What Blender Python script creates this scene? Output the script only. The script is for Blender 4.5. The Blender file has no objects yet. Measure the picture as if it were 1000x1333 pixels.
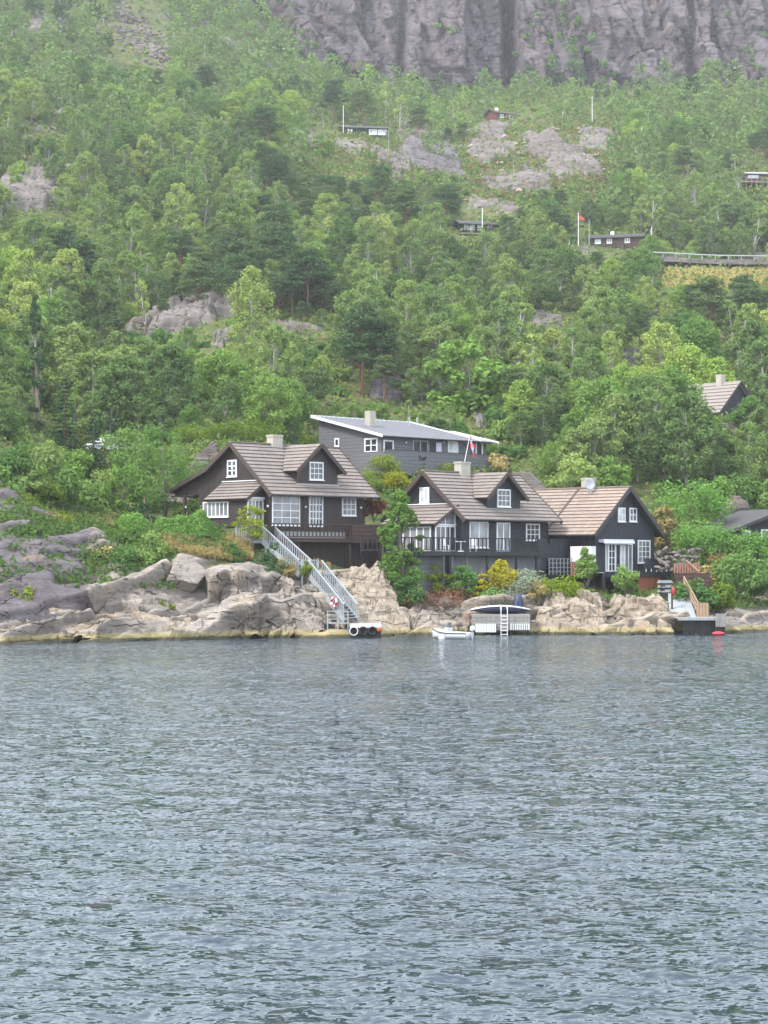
# Houses on a rocky fjord shore under a wooded slope and a cliff, seen from the water.
import bpy, bmesh, math, random
import numpy as np
from mathutils import Vector, Matrix

R = math.radians
scene = bpy.context.scene
COL = scene.collection

# ------------------------------------------------------------------ camera, sky, sun, exposure
CAMZ, F, HZ = 5.0, 2700.0, 732.0            # eye height, focal length and horizon in the 1000 x 1333 survey frame
cam_data = bpy.data.cameras.new('camera')
cam = bpy.data.objects.new('camera', cam_data); COL.objects.link(cam)
cam.location = (0, 0, CAMZ); cam.rotation_euler = (R(90), 0, 0)
cam_data.sensor_fit = 'VERTICAL'; cam_data.sensor_height = 36.0
cam_data.lens = 36.0 * F / 1333.0
cam_data.shift_y = (HZ - 666.5) / 1333.0
cam_data.clip_end = 4000
scene.camera = cam

SUN_EL, SUN_AZ = 50.0, 236.0                 # azimuth clockwise from +Y: behind the viewer, a little to the west
world = bpy.data.worlds.new('World'); scene.world = world; world.use_nodes = True
wn, wl = world.node_tree.nodes, world.node_tree.links
bg = wn['Background']; bg.inputs[1].default_value = 0.15
sky = wn.new('ShaderNodeTexSky'); sky.sky_type = 'NISHITA'; sky.sun_disc = False
sky.sun_elevation = R(SUN_EL); sky.sun_rotation = R(SUN_AZ); sky.dust_density = 3.0; sky.air_density = 1.0
veil = wn.new('ShaderNodeMixRGB'); veil.inputs[0].default_value = 0.8       # thin even cloud over the blue
veil.inputs[2].default_value = (9.9, 10.7, 11.7, 1)
wl.new(sky.outputs[0], veil.inputs[1]); wl.new(veil.outputs[0], bg.inputs[0])

sun_data = bpy.data.lights.new('sun', 'SUN'); sun = bpy.data.objects.new('sun', sun_data); COL.objects.link(sun)
sun_data.energy = 2.6; sun_data.angle = R(10); sun_data.color = (1.0, 0.95, 0.88)
_d = Vector((math.sin(R(SUN_AZ)) * math.cos(R(SUN_EL)), math.cos(R(SUN_AZ)) * math.cos(R(SUN_EL)), math.sin(R(SUN_EL))))
sun.rotation_euler = _d.to_track_quat('Z', 'Y').to_euler()

vs = scene.view_settings
vs.view_transform = 'Standard'; vs.look = 'None'; vs.gamma = 1.0; vs.use_curve_mapping = False
vs.exposure = 1.08
scene.render.engine = 'CYCLES'
cy = scene.cycles
cy.max_bounces = 5; cy.diffuse_bounces = 2; cy.glossy_bounces = 3; cy.transmission_bounces = 2; cy.volume_bounces = 0
cy.transparent_max_bounces = 6; cy.caustics_reflective = False; cy.caustics_refractive = False
cy.use_denoising = True
try:
    cy.denoiser = 'OPENIMAGEDENOISE'
    cy.denoising_input_passes = 'RGB_ALBEDO_NORMAL'
except Exception:
    pass

# ------------------------------------------------------------------ survey helpers
def P(px, py, Y):
    return Vector(((px - 500) / F * Y, Y, CAMZ + (HZ - py) / F * Y))

# ------------------------------------------------------------------ mesh helpers
class MB:
    def __init__(s): s.v = []; s.f = []; s.m = []
    def add(s, vs, fs, mi=0):
        o = len(s.v); s.v += [tuple(p) for p in vs]
        s.f += [tuple(i + o for i in f) for f in fs]; s.m += [mi] * len(fs); return s
    def box(s, x0, x1, y0, y1, z0, z1, mi=0):
        if x1 < x0: x0, x1 = x1, x0
        if y1 < y0: y0, y1 = y1, y0
        if z1 < z0: z0, z1 = z1, z0
        return s.add([(x0,y0,z0),(x1,y0,z0),(x1,y1,z0),(x0,y1,z0),(x0,y0,z1),(x1,y0,z1),(x1,y1,z1),(x0,y1,z1)],
              [(0,3,2,1),(4,5,6,7),(0,1,5,4),(1,2,6,5),(2,3,7,6),(3,0,4,7)], mi)
    def hexa(s, b, t, mi=0):
        return s.add(list(b) + list(t), [(0,3,2,1),(4,5,6,7),(0,1,5,4),(1,2,6,5),(2,3,7,6),(3,0,4,7)], mi)
    def bar(s, a, b, w, h, up=(0,0,1), mi=0):
        a, b = Vector(a), Vector(b); d = (b - a).normalized(); side = d.cross(Vector(up))
        if side.length < 1e-4: side = d.cross(Vector((0,1,0)))
        side.normalize(); n = side.cross(d).normalized(); p = side * w / 2; q = n * h / 2
        return s.hexa([a-p-q, a+p-q, b+p-q, b-p-q], [a-p+q, a+p+q, b+p+q, b-p+q], mi)
    def tube(s, pts, rs, n=6, mi=0, cap=True):
        pts = [Vector(p) for p in pts]; rings = []; o = len(s.v)
        if not hasattr(rs, '__len__'): rs = [rs] * len(pts)
        for i, p in enumerate(pts):
            d = (pts[min(i+1, len(pts)-1)] - pts[max(i-1, 0)]).normalized()
            a = d.cross(Vector((0,0,1)));
            if a.length < 0.05: a = d.cross(Vector((1,0,0)))
            a.normalize(); b = d.cross(a).normalized()
            for k in range(n):
                t = 2*math.pi*k/n; s.v.append(tuple(p + (a*math.cos(t) + b*math.sin(t)) * rs[i]))
        for i in range(len(pts)-1):
            for k in range(n):
                s.f.append((o+i*n+k, o+i*n+(k+1)%n, o+(i+1)*n+(k+1)%n, o+(i+1)*n+k)); s.m.append(mi)
        if cap:
            s.f.append(tuple(o+k for k in range(n))[::-1]); s.f.append(tuple(o+(len(pts)-1)*n+k for k in range(n))); s.m += [mi, mi]
        return s
    def prism(s, poly, fn, d0, d1, mi=0):           # polygon (a, z) swept between two depths through fn(a, z, d)
        n = len(poly); vs = [fn(a, z, d0) for a, z in poly] + [fn(a, z, d1) for a, z in poly]
        fs = [tuple(range(n))[::-1], tuple(range(n, 2*n))] + [(i, (i+1)%n, n+(i+1)%n, n+i) for i in range(n)]
        return s.add(vs, fs, mi)
    def lathe(s, prof, n=12, c=(0,0,0), mi=0):
        o = len(s.v)
        for r, z in prof:
            for k in range(n):
                t = 2*math.pi*k/n; s.v.append((c[0]+r*math.cos(t), c[1]+r*math.sin(t), c[2]+z))
        for i in range(len(prof)-1):
            for k in range(n):
                s.f.append((o+i*n+k, o+i*n+(k+1)%n, o+(i+1)*n+(k+1)%n, o+(i+1)*n+k)); s.m.append(mi)
        return s
    def mesh(s, name, mats, smooth=False):
        me = bpy.data.meshes.new(name); me.from_pydata(s.v, [], s.f)
        for m in (mats if isinstance(mats, (list, tuple)) else [mats]): me.materials.append(m)
        if any(s.m): me.polygons.foreach_set('material_index', s.m)
        if smooth: me.polygons.foreach_set('use_smooth', [True]*len(s.f))
        bm = bmesh.new(); bm.from_mesh(me); bmesh.ops.recalc_face_normals(bm, faces=bm.faces); bm.to_mesh(me); bm.free()
        return me
    def build(s, name, mats, parent=None, smooth=False):
        return put(name, s.mesh(name, mats, smooth), parent)

def put(name, me, parent=None, loc=None, rot=None, scale=None):
    o = bpy.data.objects.new(name, me); COL.objects.link(o)
    if parent: o.parent = parent
    if loc is not None: o.location = loc
    if rot is not None: o.rotation_euler = rot
    if scale is not None: o.scale = scale
    return o
def tag(o, label=None, cat=None, group=None, kind=None):
    if label: o['label'] = label
    if cat: o['category'] = cat
    if group: o['group'] = group
    if kind: o['kind'] = kind
    return o
def empty(name, loc, rz, label, cat, group=None):
    o = bpy.data.objects.new(name, None); COL.objects.link(o); o.empty_display_size = 0.2
    o.location = loc; o.rotation_euler = (0, 0, rz)
    return tag(o, label, cat, group)
def np_mesh(name, verts, faces, mat, smooth=False):
    """verts (n,3), faces (m,k) arrays, all faces the same size"""
    me = bpy.data.meshes.new(name); verts = np.asarray(verts, np.float32); faces = np.asarray(faces, np.int32)
    m, k = faces.shape
    me.vertices.add(len(verts)); me.vertices.foreach_set('co', verts.ravel())
    me.loops.add(m*k); me.loops.foreach_set('vertex_index', faces.ravel())
    me.polygons.add(m); me.polygons.foreach_set('loop_start', np.arange(0, m*k, k, dtype=np.int32))
    me.polygons.foreach_set('loop_total', np.full(m, k, np.int32))
    if smooth: me.polygons.foreach_set('use_smooth', np.ones(m, bool))
    for mm in (mat if isinstance(mat, (list, tuple)) else [mat]): me.materials.append(mm)
    me.update(calc_edges=True); me.validate(); return me
def grid_faces(nr, nc):
    i = np.arange(nr*nc).reshape(nr, nc)
    return np.stack([i[:-1,:-1], i[:-1,1:], i[1:,1:], i[1:,:-1]], -1).reshape(-1, 4)

# ------------------------------------------------------------------ gradient noise in numpy
_perm = np.random.RandomState(7).permutation(512)
_grad = np.array([(math.cos(a), math.sin(a)) for a in np.linspace(0, 2*math.pi, 16, endpoint=False)])
def pn(x, y, seed=0):
    x = np.asarray(x, float) + seed*17.31; y = np.asarray(y, float) + seed*9.17
    xi = np.floor(x).astype(int); yi = np.floor(y).astype(int); fx = x-xi; fy = y-yi
    u = fx*fx*fx*(fx*(fx*6-15)+10); v = fy*fy*fy*(fy*(fy*6-15)+10)
    def g(i, j, dx, dy):
        h = _grad[_perm[(_perm[(i + seed*3) & 511] + j) & 511] & 15]; return h[...,0]*dx + h[...,1]*dy
    a = g(xi,yi,fx,fy); b = g(xi+1,yi,fx-1,fy); c = g(xi,yi+1,fx,fy-1); d = g(xi+1,yi+1,fx-1,fy-1)
    return ((a+(b-a)*u) + ((c+(d-c)*u) - (a+(b-a)*u))*v) * 1.5
def fbm(x, y, o=4, seed=0):
    r = 0; a = 1.0
    for k in range(o): r = r + a*pn(x*2**k, y*2**k, seed+k); a *= 0.5
    return r
def ridged(x, y, o=4, seed=0):
    r = 0; a = 1.0
    for k in range(o): r = r + a*(1-2*np.abs(pn(x*2**k, y*2**k, seed+k))); a *= 0.5
    return r
def sstep(a, b, x): t = np.clip((np.asarray(x, float)-a)/(b-a), 0, 1); return t*t*(3-2*t)

# ------------------------------------------------------------------ materials
class NT:
    def __init__(s, name):
        s.mat = bpy.data.materials.new(name); s.mat.use_nodes = True
        s.n, s.l = s.mat.node_tree.nodes, s.mat.node_tree.links
        s.b = s.n['Principled BSDF']; s.out = s.n['Material Output']
    def new(s, t, **k):
        n = s.n.new(t)
        for a, v in k.items(): setattr(n, a, v)
        return n
    def link(s, a, b): s.l.new(a, b)
    def pos(s): return s.new('ShaderNodeNewGeometry').outputs['Position']
    def mapping(s, vec, scale=(1,1,1), rot=(0,0,0), loc=(0,0,0)):
        m = s.new('ShaderNodeMapping'); m.inputs['Scale'].default_value = scale; m.inputs['Rotation'].default_value = rot
        m.inputs['Location'].default_value = loc; s.link(vec, m.inputs['Vector']); return m.outputs[0]
    def noise(s, vec, scale, detail=4, rough=0.55, dist=0.0):
        n = s.new('ShaderNodeTexNoise'); n.inputs['Scale'].default_value = scale; n.inputs['Detail'].default_value = detail
        n.inputs['Roughness'].default_value = rough; n.inputs['Distortion'].default_value = dist; s.link(vec, n.inputs['Vector']); return n.outputs['Fac']
    def ramp(s, fac, stops, interp='LINEAR'):
        r = s.new('ShaderNodeValToRGB'); cr = r.color_ramp; cr.interpolation = interp
        while len(cr.elements) < len(stops): cr.elements.new(0.5)
        for e, (p, c) in zip(cr.elements, stops):
            e.position = p; e.color = (c, c, c, 1) if not hasattr(c, '__len__') else (*c, 1)
        s.link(fac, r.inputs[0]); return r.outputs[0]
    def mix(s, fac, a, b, mode='MIX'):
        m = s.new('ShaderNodeMixRGB', blend_type=mode)
        for i, v in ((0, fac), (1, a), (2, b)):
            if hasattr(v, 'is_linked'): s.link(v, m.inputs[i])
            elif i == 0: m.inputs[0].default_value = v
            else: m.inputs[i].default_value = (*v, 1)
        return m.outputs[0]
    def math(s, op, a, b=0.0):
        m = s.new('ShaderNodeMath', operation=op)
        for i, v in enumerate((a, b)):
            if hasattr(v, 'is_linked'): s.link(v, m.inputs[i])
            else: m.inputs[i].default_value = v
        return m.outputs[0]
    def bump(s, h, strength=0.5, dist=0.1, normal=None):
        b = s.new('ShaderNodeBump'); b.inputs['Strength'].default_value = strength; b.inputs['Distance'].default_value = dist
        s.link(h, b.inputs['Height'])
        if normal is not None: s.link(normal, b.inputs['Normal'])
        return b.outputs[0]
    def done(s, color=None, rough=0.8, normal=None, spec=0.3):
        if color is not None:
            if hasattr(color, 'is_linked'): s.link(color, s.b.inputs['Base Color'])
            else: s.b.inputs['Base Color'].default_value = (*color, 1)
        s.b.inputs['Roughness'].default_value = rough; s.b.inputs['Specular IOR Level'].default_value = spec
        if normal is not None: s.link(normal, s.b.inputs['Normal'])
        return s.mat
M = {}

def paint(name, col, var=0.12, rough=0.6, scale=2.5, boards=None, spec=0.3, coord='Object'):
    """painted or bare surface with weathering; boards=(axis scale vector) gives fine board relief"""
    t = NT(name); tc = t.new('ShaderNodeTexCoord').outputs[coord]
    n = t.noise(tc, scale, 5, 0.6); st = t.noise(t.mapping(tc, (6, 6, 0.5)), 1.2, 3)
    k = t.mix(0.5, n, st)
    c = t.ramp(k, [(0.3, tuple(x*(1-var) for x in col)), (0.7, tuple(min(1, x*(1+var)) for x in col))])
    nr = t.bump(n, 0.15, 0.02)
    if boards:
        w = t.new('ShaderNodeTexWave', wave_type='BANDS', bands_direction=boards[0], wave_profile='SAW')
        w.inputs['Scale'].default_value = boards[1]; w.inputs['Distortion'].default_value = 0.0; t.link(tc, w.inputs['Vector'])
        e = t.ramp(w.outputs['Fac'], [(0.0, 0.0), (0.12, 1.0), (1.0, 0.85)])
        nr = t.bump(e, 0.8, 0.03, nr); c = t.mix(t.ramp(w.outputs['Fac'], [(0, 0.35), (0.1, 0.0)]), c, tuple(x*0.45 for x in col))
    M[name] = t.done(c, rough, nr, spec)
    return M[name]

paint('brown_timber', (0.034, 0.026, 0.024), 0.2, 0.75, boards=('X', 1.0))
paint('black_timber', (0.020, 0.022, 0.026), 0.2, 0.75, boards=('Z', 1.0))
paint('black_gable', (0.020, 0.023, 0.030), 0.15, 0.75, boards=('X', 1.0))
paint('grey_timber', (0.105, 0.106, 0.118), 0.12, 0.75, boards=('Z', 1.0))
paint('grey_wall', (0.13, 0.135, 0.15), 0.15, 0.85)
paint('deck_brown', (0.05, 0.028, 0.024), 0.2, 0.7, boards=('Z', 1.0))
paint('dark_trim', (0.03, 0.027, 0.028), 0.2, 0.6)
paint('rake_brown', (0.052, 0.036, 0.031), 0.2, 0.7)
paint('white_paint', (0.60, 0.61, 0.62), 0.06, 0.45)
paint('pale_grey_paint', (0.235, 0.255, 0.27), 0.12, 0.6)
paint('weathered_wood', (0.21, 0.205, 0.19), 0.25, 0.85, boards=('X', 1.0))
paint('bare_wood', (0.26, 0.18, 0.12), 0.2, 0.8)
paint('grey_boards', (0.22, 0.235, 0.245), 0.15, 0.85)
paint('rust_panel', (0.23, 0.075, 0.045), 0.2, 0.8, boards=('X', 1.0))
paint('brick', (0.26, 0.12, 0.085), 0.25, 0.9)
paint('chimney_stone', (0.30, 0.28, 0.24), 0.15, 0.9)
paint('red_paint', (0.10, 0.032, 0.028), 0.15, 0.7)
paint('bright_red', (0.42, 0.03, 0.045), 0.1, 0.5)
paint('orange_red', (0.42, 0.07, 0.03), 0.1, 0.5)
paint('blue_paint', (0.02, 0.05, 0.22), 0.1, 0.5)
paint('navy', (0.025, 0.03, 0.06), 0.2, 0.5)
paint('lilac_cloth', (0.50, 0.48, 0.62), 0.1, 0.9)
paint('rubber', (0.012, 0.012, 0.013), 0.2, 0.7)
paint('steel', (0.30, 0.31, 0.33), 0.15, 0.4)
paint('roof_grey', (0.150, 0.155, 0.172), 0.08, 0.6, 0.8)
paint('roof_dark', (0.045, 0.043, 0.045), 0.2, 0.8)
paint('roof_pale', (0.19, 0.165, 0.15), 0.15, 0.85)
paint('asphalt', (0.12, 0.12, 0.13), 0.15, 0.9)
paint('trunk_grey', (0.14, 0.12, 0.10), 0.35, 0.9, 3)
paint('trunk_pine', (0.19, 0.11, 0.075), 0.35, 0.9, 3)
paint('trunk_pale', (0.30, 0.285, 0.26), 0.35, 0.85, 3)
paint('trunk_birch', (0.40, 0.385, 0.36), 0.3, 0.8, 2)
paint('dead_wood', (0.30, 0.22, 0.17), 0.25, 0.9)
paint('frosted', (0.55, 0.56, 0.55), 0.08, 0.35)
paint('hull_white', (0.46, 0.47, 0.48), 0.06, 0.3)

def tiles(name, a, b):
    t = NT(name); tc = t.new('ShaderNodeTexCoord').outputs['Object']
    br = t.new('ShaderNodeTexBrick'); br.inputs['Scale'].default_value = 1.0
    br.inputs['Brick Width'].default_value = 0.30; br.inputs['Row Height'].default_value = 0.37; br.inputs['Mortar Size'].default_value = 0.012
    br.inputs['Color1'].default_value = (*a, 1); br.inputs['Color2'].default_value = (*b, 1); br.inputs['Mortar'].default_value = (*[x*0.75 for x in a], 1)
    t.link(tc, br.inputs['Vector'])
    n = t.noise(tc, 0.8, 6, 0.65); m = t.noise(tc, 7.0, 3)
    c = t.mix(t.ramp(n, [(0.4, 0.0), (0.7, 0.45)]), br.outputs['Color'], tuple(x*0.6 for x in a))
    c = t.mix(t.ramp(m, [(0.62, 0.0), (0.75, 0.35)]), c, (0.36, 0.34, 0.29))
    w = t.new('ShaderNodeTexWave', wave_type='BANDS', bands_direction='X'); w.inputs['Scale'].default_value = 1.05; t.link(tc, w.inputs['Vector'])
    M[name] = t.done(c, 0.85, t.bump(w.outputs['Fac'], 0.5, 0.04), 0.2)
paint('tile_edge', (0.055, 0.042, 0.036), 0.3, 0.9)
tiles('tile_brown', (0.160, 0.136, 0.122), (0.200, 0.172, 0.156))
tiles('tile_tan', (0.222, 0.172, 0.142), (0.265, 0.21, 0.178))

def glass(name, col, rough=0.06):
    t = NT(name); n = t.noise(t.pos(), 0.7, 2)
    c = t.ramp(n, [(0.35, tuple(x*0.6 for x in col)), (0.7, tuple(x*1.5 for x in col))])
    M[name] = t.done(c, rough, t.bump(n, 0.03, 0.02), 0.6)
glass('glass', (0.035, 0.037, 0.042)); glass('glass_grey', (0.15, 0.155, 0.165), 0.12); glass('glass_blind', (0.42, 0.44, 0.45), 0.3)

def foliage(name, stops, transl=0.30, sat=1.0):
    """leaves: hue drifts from plant to plant (object random) and from spray to spray (noise)"""
    t = NT(name); t.n.remove(t.b)
    oi = t.new('ShaderNodeObjectInfo').outputs['Random']; nz = t.noise(t.pos(), 0.9, 3); fn = t.noise(t.pos(), 5.0, 2)
    k = t.math('ADD', t.math('MULTIPLY', oi, 0.85), t.math('ADD', t.math('MULTIPLY', nz, 0.45), t.math('MULTIPLY', fn, 0.25)))
    k = t.math('SUBTRACT', k, 0.28)
    c = t.ramp(k, stops)
    d = t.new('ShaderNodeBsdfDiffuse'); d.inputs['Roughness'].default_value = 0.6; t.link(c, d.inputs['Color'])
    tr = t.new('ShaderNodeBsdfTranslucent'); t.link(t.mix(0.5, c, (0.12, 0.20, 0.02)), tr.inputs['Color'])
    mx = t.new('ShaderNodeMixShader'); mx.inputs[0].default_value = transl
    t.link(d.outputs[0], mx.inputs[1]); t.link(tr.outputs[0], mx.inputs[2]); t.link(mx.outputs[0], t.out.inputs['Surface'])
    M[name] = t.mat
foliage('leaf_broad', [(0.0, (0.073, 0.147, 0.048)), (0.35, (0.133, 0.238, 0.063)), (0.7, (0.214, 0.329, 0.076)), (1.0, (0.328, 0.429, 0.092))])
foliage('leaf_birch', [(0.0, (0.122, 0.198, 0.071)), (0.45, (0.198, 0.287, 0.088)), (0.8, (0.293, 0.374, 0.106)), (1.0, (0.376, 0.429, 0.125))])
foliage('leaf_aspen', [(0.0, (0.089, 0.149, 0.057)), (0.5, (0.146, 0.224, 0.078)), (1.0, (0.243, 0.311, 0.100))])
foliage('leaf_lime', [(0.0, (0.111, 0.203, 0.046)), (0.6, (0.160, 0.280, 0.063)), (1.0, (0.210, 0.337, 0.080))])
foliage('needle_pine', [(0.0, (0.045, 0.085, 0.040)), (0.5, (0.078, 0.135, 0.057)), (1.0, (0.122, 0.173, 0.064))], 0.1)
foliage('needle_spruce', [(0.0, (0.027, 0.065, 0.032)), (0.6, (0.046, 0.101, 0.046)), (1.0, (0.081, 0.149, 0.061))], 0.1)
foliage('leaf_shrub', [(0.0, (0.075, 0.159, 0.050)), (0.5, (0.136, 0.241, 0.067)), (1.0, (0.240, 0.347, 0.100))])
foliage('leaf_hedge', [(0.0, (0.098, 0.218, 0.054)), (1.0, (0.179, 0.333, 0.075))])
foliage('leaf_gold', [(0.0, (0.192, 0.218, 0.020)), (0.5, (0.384, 0.345, 0.025)), (1.0, (0.504, 0.414, 0.030))])
foliage('leaf_goldgreen', [(0.0, (0.090, 0.154, 0.020)), (0.5, (0.195, 0.266, 0.025)), (1.0, (0.300, 0.336, 0.030))])
foliage('leaf_red', [(0.0, (0.13, 0.04, 0.035)), (1.0, (0.26, 0.09, 0.06))])
foliage('leaf_dry', [(0.0, (0.179, 0.142, 0.069)), (0.5, (0.356, 0.284, 0.110)), (1.0, (0.451, 0.397, 0.166))], 0.15)
foliage('leaf_fern', [(0.0, (0.09, 0.15, 0.025)), (0.5, (0.15, 0.22, 0.035)), (1.0, (0.24, 0.27, 0.05))])
foliage('leaf_heath', [(0.0, (0.11, 0.055, 0.04)), (0.6, (0.19, 0.085, 0.055)), (1.0, (0.22, 0.13, 0.06))], 0.1)
foliage('leaf_under', [(0.0, (0.050, 0.090, 0.030)), (0.4, (0.090, 0.152, 0.038)), (0.75, (0.156, 0.209, 0.047)), (1.0, (0.272, 0.233, 0.081))], 0.15)
foliage('leaf_white', [(0.0, (0.20, 0.24, 0.17)), (0.55, (0.30, 0.33, 0.26)), (1.0, (0.6, 0.6, 0.55))])

def rock_color(t, pos, pale, dark, tide=False, dip=0.6, lightness=0.0, crack=0.42, fs=1.0, crw=0.022):
    wpos = pos
    if fs != 1.0: pos = t.mapping(pos, (fs, fs, fs))
    big = t.noise(pos, 0.16, 6, 0.62, 0.4); sm = t.noise(pos, 1.5, 9, 0.76)
    st = t.noise(t.mapping(pos, (0.35, 0.5, 2.6), (0, dip, 0.3)), 1.0, 5, 0.65, 0.6)
    k = t.math('ADD', t.math('MULTIPLY', big, 0.55), t.math('ADD', t.math('MULTIPLY', st, 0.45), t.math('MULTIPLY', sm, 0.3)))
    k = t.math('ADD', k, lightness)
    mid = tuple((a*0.6+b*0.4)*m for a, b, m in zip(pale, dark, (1.05, 0.98, 0.92)))
    c = t.ramp(k, [(0.50, dark), (0.58, mid), (0.66, pale), (0.80, tuple(min(0.72, x*1.45) for x in pale))])
    lich = t.noise(pos, 2.6, 8, 0.78)
    c = t.mix(t.ramp(lich, [(0.56, 0.0), (0.72, 0.75)]), c, tuple(x*0.5 for x in dark))
    seam = t.noise(t.mapping(pos, (0.5, 0.6, 3.6), (0, dip+0.15, 0.2)), 1.1, 6, 0.7, 1.2)
    c = t.mix(t.ramp(seam, [(0.36, 0.85), (0.43, 0.0)]), c, tuple(x*0.45 for x in dark))
    ru = t.noise(t.mapping(pos, (1, 1, 1), loc=(31, 7, 3)), 0.5, 5, 0.6)
    c = t.mix(t.ramp(ru, [(0.60, 0.0), (0.74, 0.5)]), c, (0.30, 0.19, 0.12))
    vor = t.new('ShaderNodeTexVoronoi', feature='DISTANCE_TO_EDGE'); vor.inputs['Scale'].default_value = crack
    dn = t.new('ShaderNodeTexNoise'); dn.inputs['Scale'].default_value = 0.5; dn.inputs['Detail'].default_value = 3; t.link(pos, dn.inputs['Vector'])
    off = t.new('ShaderNodeVectorMath', operation='SCALE'); off.inputs['Scale'].default_value = 1.6; t.link(dn.outputs['Color'], off.inputs[0])
    ad = t.new('ShaderNodeVectorMath', operation='ADD'); t.link(t.mapping(pos, (0.8, 0.8, 1.3), (0, dip, 0)), ad.inputs[0]); t.link(off.outputs[0], ad.inputs[1])
    t.link(ad.outputs[0], vor.inputs['Vector'])
    cr = t.math('MULTIPLY', t.ramp(vor.outputs['Distance'], [(0.0, 1.0), (crw, 0.0)]), t.ramp(t.noise(pos, 0.8, 2), [(0.42, 0.0), (0.6, 1.0)]))
    c = t.mix(t.math('MULTIPLY', cr, 0.8), c, tuple(x*0.25 for x in dark))
    h = t.math('ADD', t.math('MULTIPLY', sm, 0.5), t.math('ADD', t.math('MULTIPLY', st, 0.7), t.math('MULTIPLY', cr, -0.6)))
    if tide:
        sp = t.new('ShaderNodeSeparateXYZ'); t.link(wpos, sp.inputs[0])
        z = t.math('ADD', sp.outputs['Z'], t.math('MULTIPLY', t.math('SUBTRACT', sm, 0.5), 0.35))
        zz = t.math('MULTIPLY', z, 0.5)
        c = t.mix(t.ramp(zz, [(0.0, 0.9), (0.10, 0.9), (0.13, 0.75), (0.24, 0.6), (0.32, 0.0)]), c,
                  t.ramp(zz, [(0.0, (0.03, 0.032, 0.025)), (0.08, (0.05, 0.045, 0.025)), (0.12, (0.22, 0.18, 0.06)), (0.22, (0.30, 0.26, 0.13)), (0.3, (0.20, 0.17, 0.14))]))
    return c, h, st, big, sm

def rock(name, pale, dark, tide=False, dip=0.6, lightness=0.0, bump=0.9, crack=0.42, fs=1.0, crw=0.022):
    t = NT(name); pos = t.pos()
    c, h, *_ = rock_color(t, pos, pale, dark, tide, dip, lightness, crack, fs, crw)
    M[name] = t.done(c, 0.9, t.bump(h, bump, 0.25/fs), 0.15)
rock('rock_shore', (0.182, 0.160, 0.140), (0.038, 0.033, 0.032), True, 0.7, 0.02)
rock('rock_pale', (0.228, 0.192, 0.152), (0.070, 0.057, 0.048), True, 0.8, 0.05)
rock('rock_purple', (0.096, 0.085, 0.090), (0.026, 0.023, 0.028), True, 0.5, 0.01)
rock('rock_hill', (0.122, 0.108, 0.098), (0.036, 0.031, 0.032), False, 0.5, 0.02, crack=0.42, fs=0.5)
rock('rock_cliff', (0.100, 0.086, 0.094), (0.019, 0.016, 0.021), False, 1.35, 0.0, 1.0, crack=0.34, fs=0.42, crw=0.07)

def ground_mat():
    """hill ground: moss, bilberry and heather, with bare rock where it is steep or thinly covered"""
    t = NT('hill_ground'); pos = t.pos()
    rc, rh, st, big, sm = rock_color(t, pos, (0.16, 0.146, 0.136), (0.055, 0.048, 0.05), True, 0.5, 0.0, 0.3)
    g1 = t.noise(pos, 0.22, 5, 0.6); g2 = t.noise(pos, 2.2, 5, 0.7)
    veg = t.ramp(t.mix(0.5, g1, g2), [(0.36, (0.030, 0.045, 0.018)), (0.46, (0.055, 0.076, 0.026)), (0.54, (0.085, 0.092, 0.036)), (0.64, (0.14, 0.105, 0.06))])
    nz = t.new('ShaderNodeSeparateXYZ'); t.link(t.new('ShaderNodeNewGeometry').outputs['Normal'], nz.inputs[0])
    k = t.math('ADD', nz.outputs['Z'], t.math('MULTIPLY', t.math('SUBTRACT', t.mix(0.5, g1, sm), 0.5), 0.9))
    sz = t.new('ShaderNodeSeparateXYZ'); t.link(pos, sz.inputs[0])      # little grows in the splash zone
    k = t.math('SUBTRACT', k, t.math('MULTIPLY', t.ramp(t.math('MULTIPLY', sz.outputs['Z'], 0.1), [(0.10, 1.0), (0.32, 0.0)]), 0.45))
    fac = t.ramp(k, [(0.70, 0.0), (0.80, 1.0)])
    c = t.mix(fac, rc, veg)
    M['hill_ground'] = t.done(c, 0.95, t.bump(t.mix(0.5, rh, g2), 0.9, 0.3), 0.1)
ground_mat()

def lawn():
    t = NT('lawn'); p = t.pos(); c = t.ramp(t.noise(p, 0.8, 6, 0.7), [(0.3, (0.09, 0.15, 0.03)), (0.55, (0.16, 0.21, 0.04)), (0.75, (0.26, 0.24, 0.07))])
    M['lawn'] = t.done(c, 0.95, t.bump(t.noise(p, 12, 3), 0.5, 0.05), 0.1)
lawn()

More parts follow.
